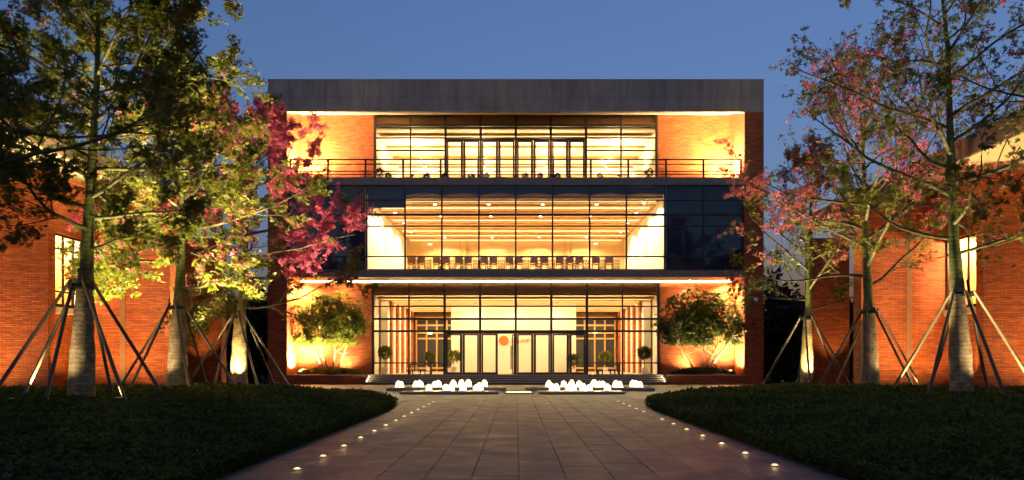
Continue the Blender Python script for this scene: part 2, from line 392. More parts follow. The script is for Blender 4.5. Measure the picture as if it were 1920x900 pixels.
# brick panels beside the glass
for s in (-1, 1):
    a, b = sorted((s*IX, s*(HX+.1)))
    box('brick_panel', 'brick', a+.002, b-.002, 50.3, 50.7, Z1, S2B-.002, B)
    box('brick_panel', 'brick', a+.002, b-.002, 51.0, 51.4, Z3, 18.098, B)
# pale ceilings of the two recesses
box('recess_ceiling', 'soffit', -IX+.004, IX-.004, D0+.36, 51.0, 18.05, 18.099, B)
box('recess_ceiling', 'soffit', -IX+.004, IX-.004, D0+.02, 50.3, S2B-.03, S2B-.002, B)

# ---- curtain walls: frame grid with every pane on its own
PANE = {}
def grid(name, d, xs, ys, skip=lambda i, j: False, mat='glass', mw=.095, tw=.08, thick_v=(), thick_h=(), lab=None, skip_t=lambda i, j: False):
    """xs, ys in metres (ys from the top down). One part with mullions, transoms and panes as sub-parts."""
    xl, xr, zt, zb = xs[0], xs[-1], ys[0], ys[-1]
    wsum = box(name, 'metal', xl-.11, xl-.03, d-.06, d+.1, zb, zt, B)      # the jamb carries the grid
    wsum.location = Vector((0, d, zb))-WPOS[B.name]; wsum.scale = (1, 1, 1); WPOS[wsum.name] = Vector((0, d, zb))
    mbj = MB()
    for xx in (xl-.11, xr+.03): mbj.box(xx, xx+.08, -.06, .1, 0, zt-zb)
    mbj.box(xl-.03, xr+.03, -.055, .095, zt-zb-.06, zt-zb); mbj.box(xl-.03, xr+.03, -.055, .095, 0, .05)
    wsum.data = mbj.mesh('window_frame'); wsum.data.materials.append(M['metal'])
    if lab: wsum['label'] = lab
    for i, xx in enumerate(xs):
        w = .16 if i in thick_v else mw
        box('mullion', 'metal', xx-w/2, xx+w/2, d-.05, d+.09, zb+.052, zt-.062, wsum)
    for j, z in enumerate(ys[1:-1], 1):
        w = .14 if j in thick_h else tw
        for i in range(len(xs)-1):
            if skip_t(i, j): continue
            wa = .16 if i in thick_v else mw; wb = .16 if i+1 in thick_v else mw
            box('transom', 'metal', xs[i]+wa/2+.001, xs[i+1]-wb/2-.001, d-.04, d+.08, z-w/2, z+w/2, wsum)
    for i in range(len(xs)-1):
        zs = [ys[0]]+[z for j, z in enumerate(ys[1:-1], 1) if not skip_t(i, j)]+[ys[-1]]
        for j in range(len(zs)-1):
            if skip(i, zs[j+1]): continue
            box('pane', mat(i, j) if callable(mat) else mat, xs[i]+.01, xs[i+1]-.01, d+.012, d+.026, zs[j+1]+.01, zs[j]-.01, wsum)
    return wsum
def door(d, x0, x1, z0, z1, hinge, opened=False):
    """glazed door leaf with wide stiles, a tall pull handle on the meeting stile"""
    w = x1-x0
    mbd = MB(); sx = (lambda v: v) if hinge < 0 else (lambda v: -v)
    def bx(a, b, c, e, p=-.03, q=.03): a, b = sorted((sx(a), sx(b))); mbd.box(a, b, p, q, c, e)
    bx(.005, .11, 0, z1-z0); bx(w-.16, w-.005, 0, z1-z0); bx(.11, w-.16, 0, .16, -.028, .028); bx(.11, w-.16, z1-z0-.1, z1-z0, -.028, .028)
    f_me = mbd.mesh('door_leaf')
    t = add('door', f_me, M['metal'], B, (x0 if hinge < 0 else x1, d, z0))
    a, b = sorted((sx(.11), sx(w-.16))); mg = MB(); mg.box(a, b, -.006, .006, .16, z1-z0-.1)
    add('door_glass', mg.mesh('door_glass'), M['glass'], t, (x0 if hinge < 0 else x1, d, z0))
    mh = MB(); hx = sx(w-.06); mh.tube([(hx, -.09, .35), (hx, -.09, z1-z0-.75)], .035, 8)
    for zz in (.5, z1-z0-.9): mh.tube([(hx, -.09, zz), (hx, -.02, zz)], .012, 6)
    add('handle', mh.mesh('pull_handle'), M['metal'], t, (x0 if hinge < 0 else x1, d, z0))
    if opened: t.rotation_euler[2] = R(82) if hinge < 0 else R(-82)
    return t

MOD = HX*2/8
XS = [-HX+MOD*i for i in range(9)]
# ground floor
dG = 50.3
ysG = [PZ(y, dG) for y in (529.5, 553, 574.5, 598, 621, 680.5, 703)]
headG = ysG[4]
grid('window_wall', dG, XS, ysG, skip=lambda i, z: 2 <= i <= 5 and z < headG-.3, thick_v=(2, 3, 4, 5, 6), thick_h=(3, 4), skip_t=lambda i, j: 2 <= i <= 5 and j == 5, lab='ground floor glass wall with double doors')
# second floor (flush with the front) : central lit bays, dark outer bays
dS = 48.12
XS2 = [(v)/F*dS for v in (-424, -352, -279.5, -207.5, -138.5, -69, 0, 69, 138.5, 207.5, 279.5, 352, 424)]
ysS = [PZ(y, dS) for y in (347.5, 375.5, 402.5, 424, 481, 506)]
grid('window_wall', dS, XS2, ysS, mat='blueglass', thick_h=(2,), mw=.10, lab='second floor glass wall with dark outer bays')
# third floor
dT = 51.0
ysT = [PZ(y, dT) for y in (214.5, 235, 258.5, 282, 327)]
ysT[-1] = Z3+.002
headT = ysT[2]
grid('window_wall', dT, XS, ysT, skip=lambda i, z: 2 <= i <= 5 and z < headT-.3, thick_v=(2, 3, 4, 5, 6), thick_h=(1,), skip_t=lambda i, j: 2 <= i <= 5 and j == 3, lab='third floor glass wall behind the balcony rail')
for d, head, zb in ((dG, headG, Z1+.01), (dT, headT, Z3+.01)):
    for i in range(2, 6):
        c = (XS[i]+XS[i+1])/2
        box('door_head', 'metal', XS[i]+.085, XS[i+1]-.085, d-.038, d+.078, head-.17, head-.072, B)
        door(d+.02, XS[i]+.09, c-.004, zb, head-.18, -1)
        door(d+.02, c+.004, XS[i+1]-.09, zb, head-.18, 1, opened=(d == dG and i == 3))

# ---- interiors
def room(z0, zc, x, d0, d1, wall='cream', back='cream', fl='floor'):
    for s in (-1, 1):
        a, b = sorted((s*x, s*(x+.12))); box('interior_wall', wall, a, b, d0, d1, z0, zc, B)
    box('interior_wall', back, -x, x, d1, d1+.15, z0, zc, B)
    box('interior_floor', fl, -x, x, d0, d1, z0+.001, z0+.012, B)
# ground lobby
G_C = 5.72
room(Z1, 6.78, HX+.12, 50.72, 66, 'cream', 'bulk')
box('ceiling', 'cream', -HX-.1, HX+.1, 51.2, 66, G_C+.25, G_C+.4, B)
box('bulkhead', 'bulk', -HX-.1, HX+.1, 50.95, 51.15, PZ(552, 51), S2B-.04, B)
for k in range(14):
    y = 51.6+k*1.02; box('ceiling_slat', 'wood' if k % 2 == 0 else 'woodlite', -HX, HX, y, y+.55, G_C, G_C+.12, B)
box('feature_wall', 'cream', PX(846, 57), PX(1080, 57), 57, 57.3, Z1+.012, G_C-.02, B)
# colonnade of brick and plaster piers down both sides
for s in (-1, 1):
    for k in range(5):
        y = 53.0+k*2.7
        a, b = sorted((s*HX, s*(HX-.50))); box('pier', 'cream', a, b, y, y+.75, Z1+.012, G_C-.02, B)
        a, b = sorted((s*HX, s*(HX-.66))); box('pier', 'brick', a, b, y+.752, y+1.3, Z1+.012, G_C-.02, B)
    # dark glazed screen with timber frame at the far end, open on the sides of the feature wall
    x0, x1 = sorted((s*8.6, s*4.2)); yb = 65.6
    box('dark_window', 'dark', x0, x1, yb+.05, yb+.1, Z1+.3, 5.2, B)
    for q in range(6):
        xx = x0+(x1-x0)*q/5; box('window_post', 'wood', xx-.06, xx+.06, yb-.05, yb+.045, Z1+.012, 5.25, B)
    for zz in (Z1+.3, 3.4, 3.9, 4.55, 5.2): box('window_rail', 'wood', x0+.1, x1-.1, yb-.03, yb+.04, zz-.07, zz+.07, B)
# second floor hall
S_C = 11.95
room(Z2, 12.6, 9.5, 48.35, 66, 'white', 'tan')
box('ceiling', 'woodlite', -9.5, 9.5, 48.7, 66, S_C+.2, S_C+.35, B)
for k in range(15):
    y = 48.9+k*1.15; box('ceiling_slat', 'wood', -9.5, 9.5, y, y+.62, S_C, S_C+.12, B)
for s in (-1, 1):           # dark rooms behind the outer bays
    a, b = sorted((s*9.66, s*14.45)); box('dark_room', 'navy', a, b, 48.75, 48.85, Z2+.02, 12.58, B)
    a, b = sorted((s*9.63, s*14.45)); box('dark_room_floor', 'dark', a, b, 48.2, 48.74, Z2+.002, Z2+.015, B)
    for xx in (10.9, 13.2): box('wall_panel_line', 'dark', *sorted((s*xx, s*(xx+.05))), 48.70, 48.748, Z2+.02, 12.5, B)
# fabric valances across the top of the glass, each hanging in a shallow scallop
for i in range(2, 10):
    x0, x1 = XS2[i]+.03, XS2[i+1]-.03; low = PZ(390 if i == 2 else 366, 48.4)
    mv = MB(); n = 14
    for q in range(n):
        a, b = x0+(x1-x0)*q/n, x0+(x1-x0)*(q+1)/n
        za = low+(.0 if i == 2 else .13*math.sin(PI*q/n)); mv.box(a, b, 48.38, 48.42, za, 12.6)
    add('valance', mv.mesh('valance'), M['navy'], B)
for s in (-1, 1):           # pilasters on the back wall
    for xx in (4.2, 4.8): box('wall_fin', 'wood', *sorted((s*xx, s*(xx+.08))), 65.9, 66, Z2+.02, S_C-.05, B)
# third floor
T_C = 17.2
room(Z3, 18.0, HX+.12, 51.42, 70, 'white', 'cream')
box('ceiling', 'cream', -HX-.1, HX+.1, 51.5, 70, T_C, T_C+.12, B)
box('bulkhead', 'bulk', -HX-.1, HX+.1, 51.25, 51.42, PZ(234, 51.3), 18.04, B)
for k in range(6):
    y = 52.4+k*2.9; box('ceiling_rib', 'wood', -HX, HX, y, y+.14, T_C-.16, T_C-.002, B)

# ---- lamps of the three floors (visible light strips)
def strip(name, x0, x1, y0, y1, z0, z1, label, group, mat='strip'):
    t = thing(name, ((x0+x1)/2, (y0+y1)/2, z1), label, 'ceiling light', group)
    box('diffuser', mat, x0, x1, y0, y1, z0, z1-.02, t); box('tray', 'fixture', x0+.01, x1-.01, y0+.01, y1-.01, z1-.019, z1, t)
for k in range(0, 14, 2):
    y = 51.6+k*1.02+.72; strip('ceiling_light', -HX+.3, HX-.3, y, y+.12, G_C+.04, G_C+.12, 'long warm light strip between wooden slats of the lobby ceiling', 'lobby ceiling strips')
for k in range(0, 15, 2):
    y = 48.9+k*1.15+.82; strip('ceiling_light', -9.2, 9.2, y, y+.10, S_C+.02, S_C+.1, 'long warm light strip between wooden slats of the second floor hall ceiling', 'hall ceiling strips', 'stripw')
for x in (-7.2, -2.45, 2.45, 7.2):
    for k in range(3):
        y = 53.2+k*4.6; t = thing('track_light', (x, y+1.5, T_C-.3), 'slim hanging light bar under the third floor ceiling', 'ceiling light', 'third floor light bars')
        box('bar', 'wood', x-.05, x+.05, y, y+3.0, T_C-.34, T_C-.28, t)
        box('diffuser', 'strip', x-.045, x+.045, y+.02, y+2.98, T_C-.278, T_C-.25, t)
        for q in (.3, 2.7): box('hanger', 'fixture', x-.008, x+.008, y+q-.008, y+q+.008, T_C-.249, T_C-.001, t)
_m = MB(); _m.lathe([(.12, -.03), (.14, 0)], 16); DL_H = _m.mesh('downlight_ring'); DL_H.materials.append(M['fixture'])
_m = MB(); _m.lathe([(.118, -.012), (.001, -.012)], 16); DL_L = _m.mesh('downlight_lens'); DL_L.materials.append(M['down'])
WARM = (1, .68, .34)
def downlight(x, y, z, p, label, group, col=WARM, size=R(150)):
    t = thing('downlight', (x, y, z), label, 'downlight', group)
    add('ring', DL_H, None, t, (x, y, z)); add('lens', DL_L, None, t, (x, y, z))
    lamp('SPOT', t, (x, y, z-.05), p, col, (x, y, 0), size, .3, .12)
for x in (-6.8, 6.8):
    for y in (53.6, 58.5, 63): downlight(x, y, G_C-.005, 260, 'round downlight over the lobby colonnade', 'lobby downlights')
for x in (-3, 0, 3): downlight(x, 55.6, G_C-.005, 120, 'round downlight washing the cream emblem wall of the lobby', 'emblem wall downlights')
for s in (-1, 1):
    for y in (50.2, 53.4, 57.5, 61.5): downlight(s*8.5, y, S_C-.005, 420, 'round downlight washing a white end wall of the second floor hall', 'hall wall washers', (1, .74, .36))
for x in (-5.4, -1.8, 1.8, 5.4):
    for y in (50.6, 54.8, 59): downlight(x, y, S_C-.005, 190, 'round downlight among the wooden slats of the hall ceiling', 'hall ceiling downlights', (1, .72, .30))
for x in (-6, -2, 2, 6): downlight(x, 64.2, S_C-.005, 400, 'round downlight washing the tan back wall of the hall', 'hall back wall washers', (1, .72, .30))
# third floor : added floor uplighters, out of view, that brighten the ceiling
_m = MB(); _m.lathe([(.001, 0), (.16, 0), (.16, .03), (.02, .04), (.02, 1.7), (.16, 1.85), (.15, 1.86), (.02, 1.74), (.001, 1.74)], 14); FU = _m.mesh('uplighter_stand'); FU.materials.append(M['fixture'])
for x in (-7.5, -2.6, 2.6, 7.5):
    for y in (55.0, 62.5):
        t = thing('added_uplighter', (x, y, Z3+.012), 'added floor standing uplighter brightening the third floor ceiling', 'added lamp', 'added third floor uplighters')
        add('stand', FU, None, t, (x, y, Z3+.012)); lamp('SPOT', t, (x, y, Z3+1.85), 380, WARM, (x, y, 30), R(165), .3, .1)

# ---- lamps of the front recesses
for s in (-1, 1):
    tag = 'bushier' if s < 0 else 'darker leaved'
    WL = dict(blend=1.0, group=None, name='wall_uplight'); WC = (1, .70, .33)
    uplight((s*13.9, 49.05, .62), (s*13.95, 49.1, 9), 4600, WC, f'wall lamp in the reveal corner of the planter with the {tag} tree', size=R(168), **WL)
    uplight((s*11.3, 49.75, .62), (s*11.3, 49.85, 9), 260, WC, f'wall lamp at the brick panel behind the {tag} planter tree', size=R(160), **WL)
    uplight((s*13.9, 49.8, Z3+.005), (s*13.95, 49.85, 22), 4000, WC, f'balcony corner lamp on the {tag} planter tree side', size=R(168), **WL)
    uplight((s*11.2, 50.0, Z3+.005), (s*11.2, 50.1, 22), 110, WC, f'balcony lamp at the brick panel on the {tag} planter tree side', size=R(160), **WL)
for q in range(6):          # line of cove lamps along the ground floor soffit
    x = -11.9+q*4.76
    t = thing('soffit_light', (x, 50.05, Z1+4.9), 'slim cove lamp under the soffit above the ground floor glass', 'cove light', 'soffit cove lamps')
    box('diffuser', 'cove', x-2.379, x+2.379, 50.14, 50.2, S2B-.10, S2B-.06, t); [box('clip', 'fixture', x+q_-.02, x+q_+.02, 50.15, 50.19, S2B-.059, S2B-.031, t) for q_ in (-1.8, 0, 1.8)]

for s in (-1, 1):  # downlights added under the soffit to brighten the brick panels and reveals
    for xx, pw in ((13.95, 1100), (11.4, 130)):
        x, y, z = s*xx, 49.5, S2B-.032; t = thing('added_downlight', (x, y, z), 'small added downlight in the soffit above the planter with the %s tree' % ('bushier' if s < 0 else 'darker leaved'), 'downlight', 'added soffit downlights over the planters')
        add('ring', DL_H, None, t, (x, y, z)); add('lens', DL_L, None, t, (x, y, z)); lamp('SPOT', t, (x, y, z-.06), pw, (1, .66, .27), (x+s*.1, y+.25, 0), R(150), .8, .1)

# ---- steps
steps = thing('entrance_steps', (0, 47, 0), 'four wide stone steps leading up to the glass doors', 'steps')
for k in range(4):
    y = 46.85+k*.4; box('step', 'step', -9.4, 9.4, y, y+.4 if k < 3 else D0+.318, -.03, .1375*(k+1), steps)
    box('nosing', 'coping', -9.4, 9.4, y-.03, y+.37, .1375*(k+1)+.001, .1375*(k+1)+.05, steps)
for s in (-1, 1):
    for k in range(3):
        x, y, z = s*9.3, 46.93+k*.4, .1375*(k+1)+.05
        t = thing('step_light', (x, y, z), 'small lamp glowing at the end of an entrance step', 'step light', 'step end lamps')
        box('housing', 'fixture', x-.05, x+.05, y, y+.08, z, z+.05, t); box('lens', 'down', x-s*.052-.002, x-s*.052+.002, y+.01, y+.07, z+.01, z+.045, t)
        lamp('POINT', t, (x-s*.1, y-.05, z+.05), 1.6, (1, .75, .3), radius=.03)

# ---- planters
for s, nm in ((-1, 'bushier tree'), (1, 'darker leaved tree')):
    p = thing('planter', (s*12, 48.5, 0), f'low brick planter with stone coping holding the {nm}', 'planter')
    a, b = sorted((s*9.6, s*14.495))
    box('wall', 'brick', a, b, D0-.1, D0+.15, -.03, .53, p); e0, e1 = sorted((s*9.6, s*9.45)); box('wall', 'brick', e0-.001, e1+.001, D0-.08, D0+.31, -.03, .528, p)
    box('coping', 'coping', a-.04, b, D0-.14, D0+.2, .532, .6, p); box('soil', 'soil', a, b, D0+.201, 50.29, .535, .57, p)
    mx, my = 12.1, 49.1
    # low mound of clipped ground cover
    n = 5200; rg = np.random.default_rng(11+s)
    th = rg.uniform(0, 2*PI, n); rr = np.sqrt(rg.uniform(0, 1, n)); q = np.stack([s*mx+2.15*rr*np.cos(th), my+.62*rr*np.sin(th), .56+.44*np.sqrt(1-rr**2*.93)*rg.uniform(.55, 1.05, n)], 1)
    V = leaf_quads(q, rg.normal(size=(n, 3))+[0, 0, .8], rg.normal(size=(n, 3)), rg.uniform(.09, .16, n), [R(-30), R(35)], rg, .4)
    add('ground_cover', quads_mesh('planter_cover', V.reshape(-1, 4, 3), np.repeat(rg.uniform(0, 1, n), 2), M['leafy' if s < 0 else 'leafd']), None, None, label=f'low rounded shrub mound in the planter under the {nm}', cat='shrub', kind='stuff')
for s, nm in ((-1, 'bushier planter tree'), (1, 'darker leaved planter tree')):
    for xx, pw in ((10.75, 60), (13.4, 60)) if s > 0 else ((11.0, 220), (13.3, 240)):
        uplight((s*xx, 48.45, .72), (s*12.1, 49.2, 4.5), pw*3, (1, .82, .36), f'small uplight in the shrub mound beneath the {nm}', size=R(95), blend=.8, group=f'uplights under the {nm}', name='planter_uplight')

# ---- balcony rail
rail = thing('balcony_rail', (0, 48.15, Z3), 'black metal rail along the third floor balcony', 'railing')
for z, rd in ((PZ(299, 48.2), .045), (PZ(308, 48.2), .036), (PZ(321, 48.2), .036), (PZ(327, 48.2), .03)):
    m_ = MB(); m_.tube([(-14.4, 0, 0), (14.4, 0, 0)], rd, 8); add('rail', m_.mesh('rail'), M['rail'], rail, (0, 48.2, z))
for i in range(13):
    x = -14.35+28.7*i/12; box('post', 'rail', x-.065, x+.065, 48.25, 48.29, Z3-.005, PZ(299, 48.2), rail)

# ---- emblem and lettering on the lobby wall
ex, ez, ed = PX(944.5, 57), PZ(638.5, 57), 56.98
t = thing('emblem', (ex, ed, ez), 'round copper emblem on the cream lobby wall', 'emblem')
def disc(r0, r1, y0, y1, k=40):
    m_ = MB(); a = np.arange(k)*2*PI/k
    v = [(r*math.cos(x), y, r*math.sin(x)) for r, y in ((r0, y0), (r1, y0), (r1, y1), (r0, y1)) for x in a]
    m_.add(v, [(i*k+j, i*k+(j+1) % k, ((i+1) % 4)*k+(j+1) % k, ((i+1) % 4)*k+j) for i in range(4) for j in range(k)]); return m_.mesh('ring')
add('disc', disc(.001, .37, -.02, 0), M['emblem'], t, (ex, ed, ez)); add('ring', disc(.33, .37, -.04, -.021), M['emblem2'], t, (ex, ed, ez)); add('ring', disc(.2, .225, -.04, -.021), M['emblem2'], t, (ex, ed, ez))
m_ = MB(); m_.add([(-.13, -.035, -.1), (.13, -.035, -.1), (0, -.035, .15), (-.13, -.02, -.1), (.13, -.02, -.1), (0, -.02, .15)], [(0, 1, 2), (5, 4, 3), (0, 3, 4, 1), (1, 4, 5, 2), (2, 5, 3, 0)]); add('device', m_.mesh('device'), M['emblem2'], t, (ex, ed, ez))
try:
    cu = bpy.data.curves.new('lettering', 'FONT'); cu.body = '汕头大学'; cu.size = .42; cu.extrude = .015; cu.space_character = 1.0
    to = bpy.data.objects.new('tmp', cu); COL.objects.link(to); bpy.context.view_layer.update()
    me = bpy.data.meshes.new_from_object(to.evaluated_get(bpy.context.evaluated_depsgraph_get())); bpy.data.objects.remove(to)
    wd = max(v.co.x for v in me.vertices)-min(v.co.x for v in me.vertices)
    k = (PX(992, 57)-PX(957, 57))/wd
    add('lettering', me, M['emblem2'], None, (PX(957, 57), 56.97, PZ(645, 57)+.12), (PI/2, 0, 0), (k, k*.95, 1), label='gold raised characters beside the round emblem on the lobby wall', cat='lettering')
except Exception as e: print('lettering', e)

# ---- fixtures seen inside
def exit_sign(x, y, d, label):
    cx, cz = PX(x, d), PZ(y, d); t = thing('exit_sign', (cx, d, cz), label, 'sign')
    box('case', 'exitg', cx-.2, cx+.2, d, d+.05, cz-.1, cz+.1, t); box('pictogram', 'exitw', cx-.06, cx+.1, d-.006, d-.001, cz-.05, cz+.05, t)
exit_sign(806, 458, 65.88, 'small green exit sign on the hall back wall on the pink flowering trees side')
exit_sign(1117, 457, 65.88, 'small green exit sign on the hall back wall on the sparse trees side')
exit_sign(806, 625, 65.5, 'small green exit sign on the lobby far screen on the pink flowering trees side')
exit_sign(1116, 623, 65.5, 'small green exit sign on the lobby far screen on the sparse trees side')
t = thing('security_camera', (PX(1417, 47.9), 47.93, PZ(560, 48)), 'white dome camera on the dark brick side wall', 'camera')
cxp = (PX(1417, 47.9), 47.8, PZ(562, 48)); m_ = MB(); m_.lathe([(.001, -.17), (.07, -.15), (.12, -.08), (.14, 0), (.14, .1), (.001, .12)], 16); add('dome', m_.mesh('dome', True), M['camwhite'], t, cxp)
box('bracket', 'camwhite', cxp[0]-.05, cxp[0]+.05, 47.82, 47.998, cxp[2]+.02, cxp[2]+.1, t)
for x, y, d, lab in ((1341, 676, 50.29, 'small brown vent plate low on the brick panel behind the darker leaved tree'), (1243, 632, 50.29, 'small pale plate on the brick panel beside the glass edge')):
    cx, cz = PX(x, d), PZ(y, d); t = thing('wall_plate', (cx, d, cz), lab, 'plate'); box('plate', 'bulk', cx-.16, cx+.16, d-.02, d+.005, cz-.17, cz+.17, t); box('rim', 'coping', cx-.19, cx+.19, d-.012, d+.004, cz-.2, cz-.171, t)

# chairs of the hall : two facing rows with their backs to the glass
def chair_meshes():
    out = {}
    m_ = MB(); m_.box(-.24, .24, -.05, .40, .42, .47); out['seat'] = (m_.mesh('seat'), M['chair'])
    m_ = MB(); a = np.linspace(-.26, .26, 7)
    for i in range(6): m_.box(a[i], a[i+1]-.0005, -.1-.03*math.cos(a[i]*5), -.06-.03*math.cos(a[i]*5), .5, .97)
    out['backrest'] = (m_.mesh('backrest'), M['chair'])
    for i, (sx, sy) in enumerate(((-1, 0), (1, 0), (-1, 1), (1, 1))):
        m_ = MB(); m_.tube([(sx*.22, -.06+sy*.42, 0), (sx*.21, -.02+sy*.36, .42)] + ([(sx*.21, -.05, .55)] if not sy else []), .016, 6); out['leg%d' % i] = (m_.mesh('leg'), M['dmetal'])
    return out
CH = chair_meshes()
def chair(x, y, z, label, group):
    t = thing('chair', (x, y, z), label, 'chair', group)
    for k, (me, mt) in CH.items(): add(k.rstrip('0123'), me, mt, t, (x, y, z))
for px in (772, 790, 819, 836, 861, 878, 908, 925, 955, 972, 1001, 1020, 1049, 1068, 1086, 1117, 1142):
    chair(PX(px, 50.1), 50.1, Z2+.2, 'brown chair in the row with its back to the second floor glass', 'chairs along the glass')
box('interior_floor', 'woodlite', -9.4, 9.4, 49.2, 60, Z2+.013, Z2+.198, B)
SLAT = {}
def slat_chair(x, y, z):
    t = thing('slatted_chair', (x, y, z), 'dark slat backed chair in the second row of the hall', 'chair', 'slat backed chairs')
    if not SLAT:
        m_ = MB(); m_.box(-.22, .22, 0, .42, .42, .46); SLAT['seat'] = (m_.mesh('seat'), M['furn'])
        m_ = MB(); [m_.box(-.2, .2, -.02, .01, .52+q*.1, .57+q*.1) for q in range(5)]; SLAT['backrest'] = (m_.mesh('slats'), M['furn'])
        for i, (sx, sy) in enumerate(((-1, 0), (1, 0), (-1, 1), (1, 1))):
            m_ = MB(); m_.box(sx*.22-.02, sx*.22+.02, sy*.4-.02, sy*.4+.02, 0, .42 if sy else 1.0); SLAT['leg%d' % i] = (m_.mesh('leg'), M['furn'])
    for k, (me, mt) in SLAT.items(): add(k.rstrip('0123'), me, mt, t, (x, y, z))
for px in (780, 802, 828, 849, 869, 894, 916, 940, 963, 986, 1010, 1034, 1058, 1079, 1100, 1128, 1155): slat_chair(PX(px, 52), 52.0, Z2+.2)

# potted plants, benches
def potted(x, y, z, h, pr, r, label, mat='leafy', form='ball', n=700):
    t = thing('potted_plant', (x, y, z), label, 'plant'); rg = np.random.default_rng(int(abs(x)*100)+int(y))
    m_ = MB(); m_.lathe([(.001, 0), (pr*.72, 0), (pr, pr*1.9), (pr*.92, pr*1.9), (pr*.88, pr*1.75), (.001, pr*1.75)], 16); add('pot', m_.mesh('pot', False), M['pot'], t, (x, y, z))
    m_ = MB(); m_.tube([(0, 0, pr*1.7), (.02, 0, h-r*.8)], .025, 6); add('stem', m_.mesh('stem'), M['bark2'], t, (x, y, z))
    d = unit(rg.normal(size=(n, 3))); q = d*(r*rg.uniform(.0, 1, n)**.42)[:, None]*([1, 1, .95] if form == 'ball' else [1, 1, .7])+[0, 0, h-r*.6]
    V = leaf_quads(q, d+[0, 0, .4], rg.normal(size=(n, 3)), rg.uniform(.12, .2, n)*(1 if form == 'ball' else 2), [R(-25), R(25)], rg, .4)
    add('foliage', quads_mesh('foliage', V.reshape(-1, 4, 3), np.repeat(rg.uniform(0, 1, n), 2), M[mat]), None, t, (x, y, z))
fz = Z1+.012
potted(PX(722, 51.6), 51.6, fz, 1.75, .25, .42, 'round topiary in a white pot by the lobby end pier, pink trees side')
potted(PX(1208, 51.6), 51.6, fz, 1.7, .25, .42, 'round topiary in a white pot by the lobby end pier, sparse trees side', 'leafd')
potted(PX(851, 53.5), 53.5, fz, 1.45, .26, .36, 'spiky leaved plant in a white pot beside the lobby door', 'leafy', 'spray', 140)
potted(PX(841, 55), 55, fz, 1.2, .2, .4, 'loose leafy plant near the emblem wall edge', 'leafd', 'ball', 160)
potted(PX(806, 60), 60, fz, 1.5, .22, .4, 'leafy plant behind the low table, pink trees side', 'leafd')
potted(PX(1135, 56), 56, fz, 1.45, .22, .42, 'leafy plant behind the low table, sparse trees side', 'leafy')
potted(PX(1075, 56.5), 56.3, fz, 1.2, .2, .4, 'loose plant beside the emblem wall, sparse trees side', 'leafd', 'spray', 140)
def low_table(cx, y, label):
    t = thing('low_table', (cx, y, fz), label, 'table')
    box('top', 'furn', cx-.85, cx+.85, y-.35, y+.35, fz+.62, fz+.7, t)
    for a in (-.75, .75):
        for b in (-.28, .28): box('leg', 'furn', cx+a-.05, cx+a+.05, y+b-.05, y+b+.05, fz, fz+.62, t)
    box('shelf', 'furn', cx-.7, cx+.7, y-.3, y+.3, fz+.2, fz+.24, t)
    for q, a in enumerate((-.6, .25)):
        s_ = thing('stool', (cx+a, y-.6, fz), f'pale cushioned stool at the {"pink trees" if cx < 0 else "sparse trees"} side lobby table', 'stool', 'stools at the lobby tables'); box('cushion', 'cushion', cx+a-.2, cx+a+.2, y-.8, y-.42, fz+.34, fz+.44, s_)
        for e in (-.15, .15):
            for g in (-.75, -.47): box('leg', 'furn', cx+a+e-.02, cx+a+e+.02, y+g-.02, y+g+.02, fz, fz+.34, s_)
low_table(PX(788, 53), 53, 'low dark table with stools in the lobby, pink trees side')
low_table(PX(1140, 53), 53, 'low dark table with stools in the lobby, sparse trees side')
for i, px in enumerate((711, 728, 800, 835, 884, 912, 985, 1012, 1045, 1125, 1217)):
    big = px in (711, 1217); x = PX(px, 48.7)
    potted(x, 48.75, Z3+.005, .62 if big else .34, .12, .24 if big else .15, 'taller dark plant at the end of the balcony glass, %s trees side' % ('pink' if px < 900 else 'sparse') if big else 'little potted plant on the balcony edge behind the rail', 'leafd', 'ball', 90)
for o in list(COL.objects):
    if o.get('label') == 'little potted plant on the balcony edge behind the rail': o['group'] = 'balcony edge plants'

